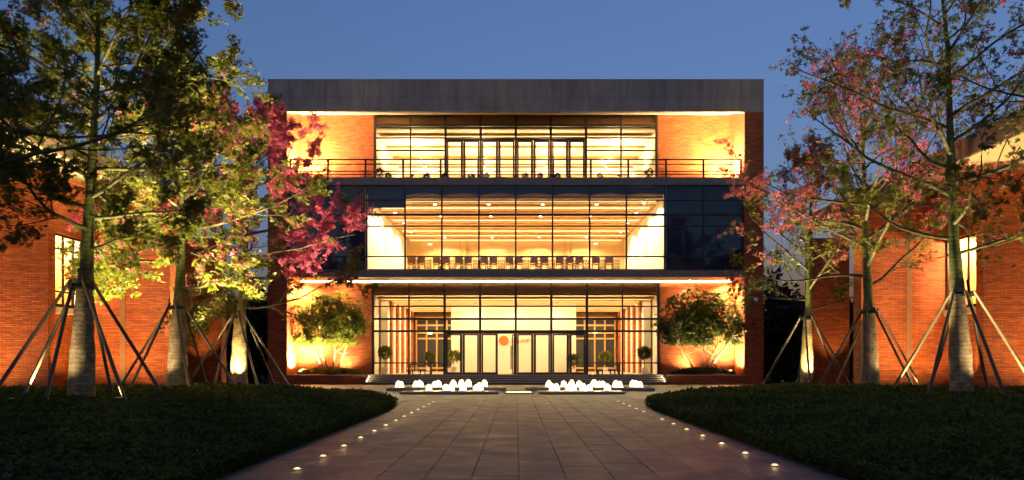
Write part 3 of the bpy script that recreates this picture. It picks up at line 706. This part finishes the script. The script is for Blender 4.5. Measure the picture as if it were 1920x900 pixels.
# ================================================================== SIDE WINGS
ORANGE = (1, .58, .19)
for s in (-1, 1):
    side = 'dense pink flowering trees' if s < 0 else 'sparse open branched trees'
    W = thing('brick_wing', (s*18, 29.3, 0), f'red brick side wing with a broad brown roof behind the {side}', 'building')
    def wb(name, mat, x0, x1, *r, parent=W, **kw): a, b = sorted((s*x0, s*x1)); return box(name, mat, a, b, *r, parent=parent, **kw)
    X0 = 18.08
    wb('front_wall', 'brick', X0, 34, 29.3, 29.75, -.05, 8.87)
    wb('rear_block', 'brick', X0, 34, 32.0, 39.2, -.05, 8.87)
    wb('lower_wall', 'brick', X0+.45, X0+.75, 29.752, 31.998, -.05, 3.38)
    wb('upper_wall', 'brick', X0+.002, X0+.3, 29.752, 31.998, 6.55, 8.87)
    wb('sill', 'soffit', X0-.02, X0+.7, 29.753, 31.997, 3.385, 3.62)
    wb('clerestory', 'soffit', X0+.1, 34, 29.4, 39.1, 8.872, 9.14)
    # window on the wall along the path: panes, posts, warm curtains behind
    m_ = MB(); a, b = sorted((s*(X0+.12), s*(X0+.2)))
    m_.box(a, b, 29.755, 29.83, 3.622, 6.548); m_.box(a, b, 31.92, 31.996, 3.622, 6.548); m_.box(a, b, 29.83, 31.92, 3.622, 3.76); m_.box(a, b, 29.83, 31.92, 6.46, 6.548)
    wf = add('window', m_.mesh('window'), M['metal'], W, (0, 0, 0)); WPOS[wf.name] = Vector((0, 0, 0)); wf.location = -WPOS[W.name]
    for y in (30.5, 31.2): wb('post', 'metal', X0+.125, X0+.195, y-.035, y+.035, 3.76, 6.46, parent=wf)
    for z in (4.25, 5.95): wb('rail', 'metal', X0+.13, X0+.19, 29.83, 31.92, z-.03, z+.03, parent=wf)
    for y0, y1 in ((29.83, 30.465), (30.535, 31.165), (31.235, 31.92)):
        for z0, z1 in ((3.76, 4.22), (4.28, 5.92), (5.98, 6.46)): wb('pane', 'glass', X0+.155, X0+.167, y0+.002, y1-.002, z0+.002, z1-.002, parent=wf)
    wb('room_wall', 'white', X0+.31, 21.5, 31.9, 31.99, 3.61, 6.84)
    for q, xx in enumerate((X0+.62, X0+1.0, X0+1.72)): wb('timber_board', 'wood', xx, xx+.34, 31.84, 31.895, 3.62, 6.8)
    wb('room_wall', 'white', 21.5, 21.6, 29.76, 31.99, 3.4, 6.8); wb('room_floor', 'floor', X0+.76, 21.5, 29.76, 31.99, 3.4, 3.6); wb('room_ceiling', 'white', X0+.31, 21.6, 29.76, 31.99, 6.85, 6.95)
    # fin walls standing out under the eave
    wb('fin_wall', 'brick', 14.6, X0-.002, 32.0, 32.75, -.05, 8.0); wb('fin_coping', 'slab', 14.56, X0-.003, 31.97, 32.78, 8.002, 8.06)
    wb('fin_joint', 'bulk', 16.5, 16.72, 31.985, 31.999, -.05, 7.99)
    wb('fin_wall', 'brick', 15.55, 17.62, 40.0, 40.7, -.05, 7.9); wb('fin_coping', 'slab', 15.51, 17.66, 39.97, 40.73, 7.902, 7.96)
    # roof with deep eave
    wb('roof', 'roof', 17.0, 35, 24, 44, 9.2, 9.95); wb('soffit', 'soffit', 17.03, 34.9, 24.05, 43.95, 9.142, 9.198)
    t = thing('room_lamp', (s*20, 30.9, 6.82), f'ceiling lamp inside the window of the wing behind the {side}', 'ceiling light')
    box('diffuser', 'strip', s*20-.5, s*20+.5, 30.3, 31.5, 6.8, 6.845, t); lamp('POINT', t, (s*19.4, 30.6, 6.3), 330, WARM, radius=.2)
    for q, (x, y, tx, ty, pw, who) in enumerate(((20.5, 26.3, 20.5, 29.3, 310, 'front wall'), (24.5, 26.3, 24.8, 29.3, 310, 'outer end of the front wall'), (15.5, 29.6, 15.6, 32, 160, 'inner near fin wall'), (17.3, 29.7, 17.2, 32, 130, 'outer near fin wall'), (16.6, 38.3, 16.6, 40, 120, 'far fin wall'))):
        uplight((s*x, y, .3 if q < 4 else .02), (s*tx, ty, 4.2), pw, ORANGE, f'flood lamp at the {who} by the {side}', size=R(125 if q < 4 else 56), blend=.7, group=None, name='flood_lamp')

# ================================================================== FOUNTAIN
def slab(x0, x1, y0, y1, z, label):
    t = thing('fountain_pool', ((x0+x1)/2, y0, 0), label, 'fountain')
    box('basin', 'pool', x0, x1, y0, y1, -.02, z-.03, t); box('rim', 'poollite', x0-.05, x1+.05, y0-.06, y0+.1, z-.028, z+.012, t); box('rim', 'poollite', x0-.05, x1+.05, y1-.1, y1+.06, z-.028, z+.012, t)
    box('water', 'water', x0, x1, y0+.101, y1-.101, z-.029, z, t)
slab(PX(752, 34), PX(934, 34), 33.6, 35.3, .11, 'low black stone water table on the bushier planter side, front slab')
slab(PX(728, 37.5), PX(948, 37.5), 37.0, 38.6, .16, 'low black stone water table on the bushier planter side, rear slab')
slab(PX(1010, 34), PX(1170, 34), 33.6, 35.3, .11, 'low black stone water table on the darker planter tree side, front slab')
slab(PX(985, 37.5), PX(1224, 37.5), 37.0, 38.6, .16, 'low black stone water table on the darker planter tree side, rear slab')
slab(PX(946, 35), PX(1000, 35), 34.2, 36.4, .05, 'small shallow glowing pool between the two rows of water tables')
t = thing('pool_light', (PX(972, 35), 34.35, .06), 'warm light bar along the small pool between the water tables', 'pool light')
box('bar', 'stripw', PX(950, 34.3), PX(996, 34.3), 34.33, 34.37, .052, .085, t); box('foot', 'fixture', PX(952, 34.3), PX(994, 34.3), 34.34, 34.36, .051, .0515, t)
rg = np.random.default_rng(5)
JM = []
for v in range(4):
    m_ = MB(); k = 18; prof = [(.001, .335), (.08, .325), (.145, .285), (.19, .22), (.22, .13), (.25, .05), (.30, .015), (.42, .003)]
    a = np.arange(k)*2*PI/k; vv = []
    for r_, z_ in prof:
        for x in a: j = 1+rg.uniform(-.22, .22) if r_ > .01 else 1; vv.append((r_*j*math.cos(x), r_*j*math.sin(x), z_*(1+rg.uniform(-.06, .06))))
    m_.add(vv, [(i*k+j, (i+1)*k+j, (i+1)*k+(j+1) % k, i*k+(j+1) % k) for i in range(len(prof)-1) for j in range(k)])
    me = m_.mesh('foam', True); me.materials.append(M['foam']); JM.append(me)
jets = [(747, 37.8, 1.0), (752, 37.5, .9), (780, 37.6, 1.0), (787, 37.9, 1.1), (804, 34.4, .95), (815, 38, .9), (822, 38.1, 1.05), (836, 34.5, .95), (846, 34.7, .95), (850, 37.9, 1.1), (865, 38, 1.15), (878, 38.1, 1.2), (868, 34.6, 1.05), (899, 34.5, 1.15), (908, 37.9, 1.15), (893, 34.6, .9),
        (1029, 38, 1.05), (1036, 34.7, 1.0), (1043, 34.4, 1.05), (1057, 38, 1.0), (1066, 34.5, .9), (1072, 38, 1.1), (1074, 34.8, 1.0), (1086, 38, 1.0), (1093, 34.6, 1.05), (1105, 34.5, .9), (1114, 38, 1.15), (1124, 37.8, .95), (1130, 37.9, .95), (1139, 34.5, 1.0), (1155, 37.8, 1.05), (1162, 37.6, .95), (1187, 37.9, 1.1), (1193, 37.7, 1.0), (1200, 37.8, .9)]
for i, (px, d, sz) in enumerate(jets):
    x = PX(px, d); z = .11 if d < 36 else .16
    t = thing('fountain_jet', (x, d, z), 'white bubbling water dome lit from below on a fountain table', 'fountain jet', 'lit bubbling jets')
    f = add('foam', JM[i % 4], None, t, (x, d, z), (0, 0, rg.uniform(0, 6)), (sz*.62, sz*.62, sz*1.0))
    box('nozzle', 'fixture', x-.03, x+.03, d-.03, d+.03, z, z+.03, t)
    lamp('POINT', t, (x, d, z+.11), 1.9, (1, .76, .42), radius=.05)

# ================================================================== PATH LIGHTS
_m = MB(); _m.lathe([(.07, 0), (.07, .008), (.046, .012), (.046, .006)], 18); PR = _m.mesh('path_ring'); PR.materials.append(M['coping'])
_m = MB(); _m.lathe([(.046, .007), (.042, .018), (.028, .027), (.001, .031)], 18); PLN = _m.mesh('path_lens'); PLN.materials.append(M['pathlens'])
for sx, d0, n in ((-3.0, 10.39, 13), (3.68, 10.76, 13)):
    for i in range(n):
        if sx > 0 and i == 7: continue
        x, y = sx+.004*i, d0+1.40*i
        t = thing('path_light', (x, y, .003), 'small round warm light set flush in the stone path', 'path light', 'lights along the path'); add('ring', PR, None, t, (x, y, .003)); add('lens', PLN, None, t, (x, y, .003)); lamp('POINT', t, (x, y, .075), .09, (1, .66, .25), radius=.03)

# ================================================================== TREES
def bez(p0, d0, L, up, n, rg, wob):
    pts = [np.array(p0, float)]; d = unit(np.array(d0, float)); st = L/(n-1)
    for i in range(n-1):
        d = unit(d+np.array([0, 0, up])/(n-1)+rg.normal(size=3)*wob); pts.append(pts[-1]+d*st)
    return np.array(pts)
def perp(d, rg):
    v = np.cross(d, rg.normal(size=3)); return unit(v)
def floss_tree(base, H, rb, first, Rc, seed, label, n1=16, n2=6, n3=4, lpt=12, lsize=.17, fl=.0, flz=(0, 99), lean=(0, 0), el=(18, 62), leafmat='leaf', spine_top=.96, dens=1.0, flx=None, barkmat='bark', lower=1.0, thin=.0, prof=None, az0=0.):
    rg = np.random.default_rng(seed); bx, by = base
    T = thing('floss_silk_tree', (bx, by, 0), label, 'tree')
    # trunk : swollen foot, waist, long tapering spine
    zs = np.array([0, .25, .7, 1.3, 2.0, 2.7, 3.3, 3.9, 5, 6.2, 7.6, 9, 10.4, 12, 14])
    zs = np.concatenate([zs[zs < H*spine_top-.4], [H*spine_top]])
    rr = np.interp(zs, [0, .5, 1.3, 2.2, 3.3, 4.2, H*.6, H], [rb*1.04, rb*1.0, rb*.93, rb*.80, rb*.62, rb*.46, rb*.26, rb*.05])
    cx = lean[0]*(zs/H)**1.2+np.cumsum(rg.normal(0, .035, len(zs)))*np.clip(zs-3.3, 0, 1); cyy = lean[1]*(zs/H)**1.2+np.cumsum(rg.normal(0, .035, len(zs)))*np.clip(zs-3.3, 0, 1)
    spine = np.stack([cx, cyy, zs], 1)
    mt = MB(); fine = np.linspace(0, zs[-1], 60)
    sp = np.stack([np.interp(fine, zs, spine[:, k]) for k in range(3)], 1); rf = np.interp(fine, zs, rr)*(1+.035*np.sin(fine*7+seed)+.03*np.sin(fine*2.3+2*seed)+rg.normal(0, .016, 60))
    mt.tube(sp, rf, 14)
    add('trunk', mt.mesh('trunk', True), M[barkmat], T, (bx, by, 0))
    mbr = MB(); tw = []; twd = []; leafp = []; leafd = []
    for i in range(n1):
        t = (i+.5)/n1; z = first+(H*spine_top-.3-first)*t**.92; p0 = np.array([np.interp(z, zs, spine[:, k]) for k in range(3)])
        az = az0+i*2.39996+rg.normal(0, .25); e = R(el[0]+(el[1]-el[0])*t+rg.normal(0, 6))
        pr = (.82+.3*math.sin(PI*min(1, t*1.25)))*(1-.62*t**1.4) if prof is None else prof(t)
        L = Rc*pr*rg.uniform(.85, 1.12)*(lower if t < .25 else 1); d = np.array([math.cos(az)*math.cos(e), math.sin(az)*math.cos(e), math.sin(e)])
        r0 = min(np.interp(z, zs, rr)*.62, .012+.0105*L)
        P = bez(p0, d, L, .25, 9, rg, .105); mbr.tube(P, np.linspace(r0, .012, 9), 7, False)
        for j in range(n2):
            u = .12+.86*(j+.6)/n2; q = u*8; k = int(min(q, 7)); pp = P[k]+(P[k+1]-P[k])*(q-k); dd = unit(P[k+1]-P[k])
            sd = unit(dd*.75+perp(dd, rg)*rg.uniform(.5, .95)+np.array([0, 0, .12])); L2 = L*rg.uniform(.28, .48)*(1.1-.5*u)
            Q = bez(pp, sd, L2, .2, 6, rg, .11); mbr.tube(Q, np.linspace(max(.010, r0*.42*(1-.6*u)), .006, 6), 5, False)
            leafp.append(Q[-1]); leafd.append(unit(Q[-1]-Q[-2]))
            for m in range(n3):
                u2 = .25+.75*(m+.5)/n3; q2 = u2*5; k2 = int(min(q2, 4)); p2 = Q[k2]+(Q[k2+1]-Q[k2])*(q2-k2); d2 = unit(Q[k2+1]-Q[k2])
                td = unit(d2*.7+perp(d2, rg)*.8+np.array([0, 0, .05])); L3 = max(.25, L2*rg.uniform(.3, .55))
                S = bez(p2, td, L3, .05, 4, rg, .16); mbr.tube(S, np.linspace(.007, .0035, 4), 3, False)
                for _ in range(max(1, int(lpt*dens*(1+thin*(.45-t)*1.8)*rg.uniform(.5, 1.5)))):
                    q3 = rg.uniform(.15, 3); k3 = int(min(q3, 2)); leafp.append(S[k3]+(S[k3+1]-S[k3])*(q3-k3)); leafd.append(unit(S[k3+1]-S[k3]))
    add('branches', mbr.mesh('branches', True), M['limb'], T, (bx, by, 0))
    P = np.array(leafp); Dn = np.array(leafd); n = len(P)
    P = P+rg.normal(size=(n, 3))*.06; fw = unit(Dn*.5+rg.normal(size=(n, 3))*.75+[0, 0, -.25]); nr = unit(rg.normal(size=(n, 3))*.6+[0, 0, 1])
    isf = rg.uniform(0, 1, n) < fl
    if fl > 0:
        zf = P[:, 2]; msk = (zf > flz[0]) & (zf < flz[1])
        if flx is not None: msk &= flx(P+[bx, by, 0])
        # flowers cluster: low frequency field
        fld = np.sin(P[:, 0]*1.3+seed)+np.sin(P[:, 1]*1.1+2*seed)+np.sin(P[:, 2]*1.6+seed*.7)
        isf &= msk & (fld > -.9)
    A = ~isf
    V = leaf_quads(P[A]+fw[A]*.05, fw[A], nr[A], rg.uniform(.7, 1.2, A.sum())*lsize, FAN5, rg, .34)
    tint = np.repeat(np.clip(rg.beta(2, 3, A.sum())+.25*(np.sin(P[A][:, 0]*2)+np.sin(P[A][:, 2]*2.3))*.4, 0, 1), 5)
    add('crown', quads_mesh('crown', V.reshape(-1, 4, 3), tint, M[leafmat]), None, T, (bx, by, 0))
    if isf.sum():
        k = isf.sum(); pf = P[isf]; ff = unit(rg.normal(size=(k, 3))*.8+[0, -.2, .5]); nf = perp_arr(ff, rg)
        V = leaf_quads(pf, nf, ff, rg.uniform(.11, .165, k), STAR, rg, .42, -.5)
        add('blossoms', quads_mesh('blossoms', V.reshape(-1, 4, 3), np.repeat(rg.uniform(0, 1, k), 5), M['pink']), None, T, (bx, by, 0))
    return T
def perp_arr(f, rg): return unit(np.cross(f, rg.normal(size=f.shape)))
def braces(base, az0, h, spread, label, n=5, lean=(0, 0), seed=1, up=.0):
    rg = np.random.default_rng(seed); bx, by = base
    T = thing('tree_brace', (bx, by, 0), label, 'brace', None)
    m_ = MB(); m_.lathe([(.30, -.06), (.31, 0), (.30, .07)], 14); add('tie_band', m_.mesh('tie_band'), M['band'], T, (bx, by, h-.05))
    for i in range(n):
        a = az0+2*PI*i/n+rg.normal(0, .1); ex = rg.uniform(.1, .5)+up*(i == 0); sp = spread*rg.uniform(.92, 1.1)
        foot = np.array([math.cos(a)*sp, math.sin(a)*sp, .1]); top = np.array([math.cos(a)*.29+.09*math.sin(a), math.sin(a)*.29-.09*math.cos(a), h]); d = unit(top-foot)
        m_ = MB(); m_.tube([foot-d*.3, (foot+top)/2+rg.normal(0, .01, 3), top+d*ex*.35], [.05, .047, .043], 8); add('pole', m_.mesh('pole', True), M['pole'], T, (bx, by, 0))

TREES = [
    # base, kw
    ((-11.25, 19.6), dict(H=13.4, rb=.33, first=4.2, Rc=4.8, seed=21, n1=34, n2=8, n3=5, lpt=34, lsize=.12, fl=.03, lean=(.35, .2), el=(-2, 58), label='tall bottle trunked tree with dense dark leaves lit yellow green inside')),
    ((-12.25, 27.4), dict(H=12.2, rb=.38, first=3.9, Rc=4.9, seed=35, n1=20, n2=7, n3=5, lpt=24, lsize=.135, fl=.14, flz=(4, 12), lean=(.3, 0), thin=.5, el=(-12, 60), label='bottle trunked tree with bright yellow green leaves and a few pink blossoms')),
    ((-12.15, 33.2), dict(H=12.6, rb=.38, first=3.6, Rc=5.6, seed=48, n1=22, n2=7, n3=5, lpt=26, lsize=.115, fl=.9, flz=(5.2, 13), lean=(.4, -.2), thin=.4, el=(-14, 58), label='bottle trunked tree with heavy pink blossom and floodlit pale trunk')),
    ((12.85, 21.8), dict(H=14.2, rb=.33, first=4.3, Rc=5.2, seed=52, n1=24, n2=7, n3=5, lpt=10, lsize=.135, fl=.09, lean=(-.75, 0), thin=.7, el=(4, 55), label='tall thin leaved tree with a long straight dark spine and few leaves')),
    ((14.0, 29.9), dict(H=13.2, rb=.37, first=4.2, Rc=6.5, seed=64, n1=24, n2=7, n3=5, lpt=10, lsize=.13, fl=.55, flz=(6.5, 14), lean=(-.3, 0), thin=.9, el=(14, 68), label='open branched tree with pink blossoms high on spreading limbs')),
    ((13.25, 34.5), dict(H=10.8, rb=.30, first=3.5, Rc=4.6, seed=77, n1=16, n2=6, n3=5, lpt=13, lsize=.13, fl=.28, flz=(5, 12), lean=(.1, 0), el=(15, 62), label='smaller tree with floodlit cream trunk and thin yellow lit branches')),
    ((-11.7, 13.9), dict(H=13.5, rb=.42, first=4.2, Rc=7.0, seed=83, n1=24, n2=8, n3=5, lpt=17, lsize=.145, el=(0, 55), label='dark unlit tree whose leafy boughs overhang the ground cover')),
    ((13.3, 14.3), dict(H=14.2, rb=.42, first=5.4, Rc=5.2, seed=91, n1=16, n2=6, n3=4, lpt=7, lsize=.14, el=(14, 60), label='unlit open tree reaching long bare boughs over the ground cover')),
]
for base, kw in TREES: floss_tree(base, **kw)
BL = ['the dense dark leaved tree', 'the yellow green lit tree', 'the heavily pink blossomed tree', 'the tall long spined tree', 'the open pink blossomed tree', 'the small cream trunked tree', 'the unlit overhanging leafy tree', 'the unlit open bare boughed tree']
for i, (base, kw) in enumerate(TREES):
    braces(base, [-.4, .25, .1, .55, -.2, .35, .75, -2.6][i], 3.45, 2.15, 'timber poles propping '+BL[i], seed=100+i, n=6, up=1.0 if i in (0, 3) else 0)

# ---- tree uplights
YG = (1, .80, .34)
def tl(i, dx, dy, pw, tz=6.0, size=R(75), col=YG, tx=0, tyy=0):
    (x, y), kw = TREES[i]
    uplight((x+dx, y+dy, .42), (x+tx, y+tyy, tz), pw, col, 'ground uplight shining up into '+BL[i], size=size, blend=.7, group='uplights at '+BL[i], name='tree_uplight')
tl(0, 1.5, -1.0, 850, 8, R(60), tx=2.2, tyy=.8); tl(0, -1.5, .6, 800, 7, R(62), tx=-2.0, tyy=2.2); tl(0, .6, 1.7, 3400, 7, R(80), tx=1.4, tyy=3.4)
tl(1, 1.7, -1.2, 4600, 7, R(70), tx=2.6, tyy=-2.2); tl(1, -1.7, -.9, 5200, 7, R(70), tx=-2.8, tyy=-2.2); tl(1, .2, -1.9, 3200, 8, R(74), tx=.3, tyy=-3.6)
tl(2, .35, -.85, 420, 1.9, R(52)); tl(2, -.5, -.8, 260, 1.9, R(52)); tl(2, 2.2, -1.8, 2700, 8, R(70), (1, .76, .45), tx=3.4, tyy=-3.4); tl(2, -1.6, -1.2, 2800, 8, R(70), tx=-2.0, tyy=-3.0)
for i_, a_, p_ in ((0, (-.9, -1.4), 120), (1, (-1.0, -1.4), 130), (3, (1.1, -1.3), 170), (4, (1.1, -1.3), 80)): tl(i_, a_[0], a_[1], p_, 2.4, R(62), (1, .76, .42))
tl(3, 1.4, -.8, 900, 8, R(70), tx=1.8); tl(3, -1.3, .6, 900, 8, R(64), tx=-1.4)
tl(4, 1.3, -1.1, 1100, 8, R(66), tx=1.8, tyy=-2.4); tl(4, -1.4, -.5, 1600, 8, R(66), tx=-2.8, tyy=-2.4)
tl(5, .35, -.8, 420, 1.9, R(52)); tl(5, -.4, -.75, 260, 1.9, R(52)); tl(5, -1.3, -.6, 2000, 8, R(68), tx=-1.5, tyy=-2.4)

# ---- planter trees: several slim stems, rounded head
def planter_tree(x, y, z, H, Rx, seed, label, mat, n, lsize, stems, pale):
    rg = np.random.default_rng(seed); T = thing('multi_stem_tree', (x, y, z), label, 'tree'); mb_ = MB(); pts = []
    for k, (ax, lx) in enumerate(stems):
        P = bez((ax*.25, rg.normal(0, .08), 0), (lx*1.7, rg.normal(0, .3), 2.0), H*.58, .35, 8, rg, .09); mb_.tube(P, np.linspace(.075, .04, 8), 8)
        for j in range(7):
            q = P[3+int(j*.6)]; d = unit(np.array([lx*.9+rg.normal(0, 1.1), rg.normal(0, .7), rg.uniform(.2, 1.1)])); L = rg.uniform(.9, 1.75)
            Q = bez(q, d, L, .35, 6, rg, .14); mb_.tube(Q, np.linspace(.032, .008, 6), 5, False)
            for m in range(4):
                S = bez(Q[2+m if m < 4 else 5], unit(d+rg.normal(size=3)*.9), rg.uniform(.3, .7), .1, 4, rg, .2); mb_.tube(S, np.linspace(.01, .004, 4), 3, False); pts += [S[1], S[2], S[3], (S[2]+S[3])/2, Q[4], Q[5]]
    add('trunk', mb_.mesh('stems', True), M['palebark' if pale else 'palebark'], T, (x, y, z))
    pts = np.array(pts); idx = rg.integers(0, len(pts), n); q = pts[idx]+rg.normal(size=(n, 3))*[.2, .17, .15]
    m2 = n//2; th = unit(rg.normal(size=(m2, 3)))*(rg.uniform(.15, 1, m2)**.4)[:, None]; lump = 1+.18*np.sin(th[:, 0]*7+seed)*np.cos(th[:, 2]*6)
    q = np.concatenate([q, th*lump[:, None]*[Rx*.98, .85, H*.27]+[0, 0, H*.64]]); q = q[(q[:, 2] > H*.33)]; n = len(q)
    q[:, 1] = np.clip(q[:, 1], -1.2, .95)
    d = unit(q-[0, 0, H*.45]); V = leaf_quads(q, d+rg.normal(size=(n, 3))*.7, rg.normal(size=(n, 3))*.7+[0, 0, .8], rg.uniform(.7, 1.2, n)*lsize, [R(-40), 0, R(45)], rg, .42)
    add('crown', quads_mesh('crown', V.reshape(-1, 4, 3), np.repeat(rg.uniform(0, 1, n), 3), M[mat]), None, T, (x, y, z))
    for k in range(3):
        a = [2.7, .35, -1.2][k]; m_ = MB(); m_.tube([(math.cos(a)*1.45, math.sin(a)*.6, 0), (math.cos(a)*.2, math.sin(a)*.1, 2.0)], .025, 6)
        b_ = add('stake', m_.mesh('stake'), M['pole'], None, (x, y, z), label='thin stake propping '+label, cat='stake', group='stakes of '+label)
planter_tree(-12.05, 49.15, .57, 5.9, 2.4, 5, 'bushy multi stemmed tree with fine bright green leaves in a planter', 'leafy', 9500, .15, ((-1, -.55), (-.3, -.15), (.4, .25), (1, .6)), True)
planter_tree(12.0, 49.15, .57, 6.1, 2.5, 9, 'multi stemmed tree with large dark leaves in a planter', 'leafd', 5600, .21, ((-1, -.6), (0, .05), (.5, .35), (1, .7)), True)

# ---- dark trees far behind, seen in the gaps
def far_tree(x, y, H, Rr, seed, label):
    rg = np.random.default_rng(seed); T = thing('far_tree', (x, y, 0), label, 'tree', 'dark trees behind the hall, %s side' % ('pink' if x < 0 else 'sparse'))
    m_ = MB(); m_.tube([(0, 0, -.1), (.1, 0, H*.3), (.2, 0, H*.8)], [.25, .2, .06], 8); add('trunk', m_.mesh('trunk', True), M['bark2'], T, (x, y, 0))
    n = 2600; c = rg.normal(size=(14, 3))*[Rr*.45, Rr*.45, H*.16]+[0, 0, H*.58]; idx = rg.integers(0, 14, n); q = c[idx]+unit(rg.normal(size=(n, 3)))*(Rr*.42*rg.uniform(.2, 1, n)**.4)[:, None]
    V = leaf_quads(q, rg.normal(size=(n, 3)), rg.normal(size=(n, 3))+[0, 0, .6], rg.uniform(.35, .65, n), [R(-40), 0, R(40)], rg, .45)
    add('crown', quads_mesh('crown', V.reshape(-1, 4, 3), np.repeat(rg.uniform(0, 1, n), 3), M['far']), None, T, (x, y, 0))
k = 0
for s in (-1, 1):
    for x, y, H in ((20.5, 57, 5.6), (23.5, 60, 6.4), (27, 63, 7), (19.5, 68, 7.2), (31, 62, 7.5), (25, 72, 8), (17.8, 52, 2.6), (22, 51, 3.2)):
        k += 1; far_tree(s*x, y, H, H*.5, 200+k, 'dark unlit tree behind the gap beside the hall, on the %s trees side' % ('dense pink' if s < 0 else 'sparse open'))

# ================================================================== GROUND COVER BEDS
def seg_dist(P, poly):
    D = np.full(len(P), 1e9)
    for i in range(len(poly)):
        a, b = np.array(poly[i]), np.array(poly[(i+1) % len(poly)]); ab = b-a; t = np.clip(((P-a)@ab)/(ab@ab), 0, 1); D = np.minimum(D, np.linalg.norm(P-(a+t[:, None]*ab), axis=1))
    return D
def inside(P, poly):
    r = np.zeros(len(P), bool); n = len(poly); j = n-1
    for i in range(n):
        xi, yi = poly[i]; xj, yj = poly[j]; c = ((yi > P[:, 1]) != (yj > P[:, 1])) & (P[:, 0] < (xj-xi)*(P[:, 1]-yi)/(yj-yi+1e-12)+xi); r ^= c; j = i
    return r
def hgt(P, D):
    n = .035*np.sin(P[:, 0]*2.1+.7*P[:, 1])+.03*np.sin(P[:, 1]*2.7-P[:, 0]*1.3)+.02*np.sin(P[:, 0]*6.1)*np.sin(P[:, 1]*5.3)
    return .20+.36*(1-np.exp(-D/1.6))+n*np.clip(D*2, .3, 1)
CORE = [(3.8, 2), (3.8, 22.5), (3.95, 25.2), (4.6, 27.3), (6.0, 29.0), (9, 31.4), (12, 35.6), (14.1, 35.8), (14.3, 31.5), (17.9, 31.4), (17.9, 28.9), (34, 28.9), (34, 2)]
for s, off, nm in ((-1, 0, 'dense pink blossomed trees'), (1, .38, 'open sparse trees')):
    poly = [(s*(x+off*(1 if x < 8 else 0)), y) for x, y in CORE]; rg = np.random.default_rng(17+s)
    bed = thing('ground_cover_bed', (s*8, 20, 0), f'broad dark green bed of knee high clipped plants under the {nm}', 'ground cover'); bed['kind'] = 'stuff'
    g = .4; gx = np.arange(-34, 34.01, g); gy = np.arange(2, 36.4, g); XX, YY = np.meshgrid(gx, gy); P = np.stack([XX.ravel(), YY.ravel()], 1)
    D = seg_dist(P, poly)*np.where(inside(P, poly), 1, 0); Z = np.where(D > 0, hgt(P, D)-.09, 0); nx = len(gx)
    ok = D > .05; F_ = [(i, i+1, i+nx+1, i+nx) for i in range(len(P)-nx-1) if (i % nx) < nx-1 and ok[i] and ok[i+1] and ok[i+nx] and ok[i+nx+1]]
    me = bpy.data.meshes.new('mound'); me.from_pydata(np.column_stack([P, Z]).tolist(), [], F_); add('mound', me, M['soil'], bed, kind='stuff')
    me = bpy.data.meshes.new('bed_soil'); me.from_pydata([(x, y, .012) for x, y in poly], [], [tuple(range(len(poly)))]); add('bed_soil', me, M['soil'], bed, kind='stuff')
    allV = []; allT = []
    for y0, y1, dens, sz in ((2, 8, 260, .075), (8, 12.5, 950, .055), (12.5, 18, 520, .065), (18, 25, 260, .085), (25, 36, 150, .11)):
        xm = min(34, y1*.75+3); n = int(dens*(xm-3.5)*(y1-y0)); P = np.stack([s*rg.uniform(3.5, xm, n), rg.uniform(y0, y1, n)], 1); P = P[inside(P, poly)]
        # extra leaves hanging on the inner side face
        ne = int(dens*.9*(y1-y0)); e = np.stack([s*(3.8+off+np.abs(rg.normal(0, .07, ne))), rg.uniform(y0, y1, ne)], 1); e = e[inside(e, poly)]
        nm_ = len(P); P = np.concatenate([P, e]); D = seg_dist(P, poly); z = hgt(P, D); z[:nm_] -= np.abs(rg.normal(0, .05, nm_))-.02; z[nm_:] *= rg.uniform(.05, 1, len(e))
        for lx, ly in LAMPS_XY:
            k = (P[:, 0]-lx)**2+(P[:, 1]-ly)**2 > .16; P = P[k]; z = z[k]
        n = len(P); p3 = np.column_stack([P, z]); fw = rg.normal(size=(n, 3))*[1, 1, .5]+[0, 0, .35]; nr = rg.normal(size=(n, 3))*.45+[0, 0, 1]
        V = leaf_quads(p3, fw, nr, rg.uniform(.7, 1.3, n)*sz*1.4, [R(-38), R(30)], rg, .48); allV.append(V.reshape(-1, 4, 3)); allT.append(np.repeat(np.clip(rg.beta(1.6, 3, n)+.25*np.sin(P[:, 0]*1.7+P[:, 1]), 0, 1), 2))
    add('leaves', quads_mesh('bed_leaves', np.concatenate(allV), np.concatenate(allT), M['hedge']), None, bed, (0, 0, 0), kind='stuff')

# ---- fallen leaves and petals along the bed edges
rg = np.random.default_rng(4); n = 170
side_ = rg.choice([-1, 1], n); q = np.stack([np.where(side_ < 0, -3.72+np.abs(rg.normal(0, .5, n)), 4.15-np.abs(rg.normal(0, .5, n))), rg.uniform(8, 30, n), np.full(n, .012)], 1)
V = leaf_quads(q, rg.normal(size=(n, 3))*[1, 1, .08], rg.normal(size=(n, 3))*.15+[0, 0, 1], rg.uniform(.05, .11, n), [0], rg, .5, .1)
add('leaf_litter', quads_mesh('leaf_litter', V.reshape(-1, 4, 3), rg.uniform(0, 1, n), M['litter']), None, label='scattered dry fallen leaves on the stone path along the beds', cat='leaves', kind='stuff')
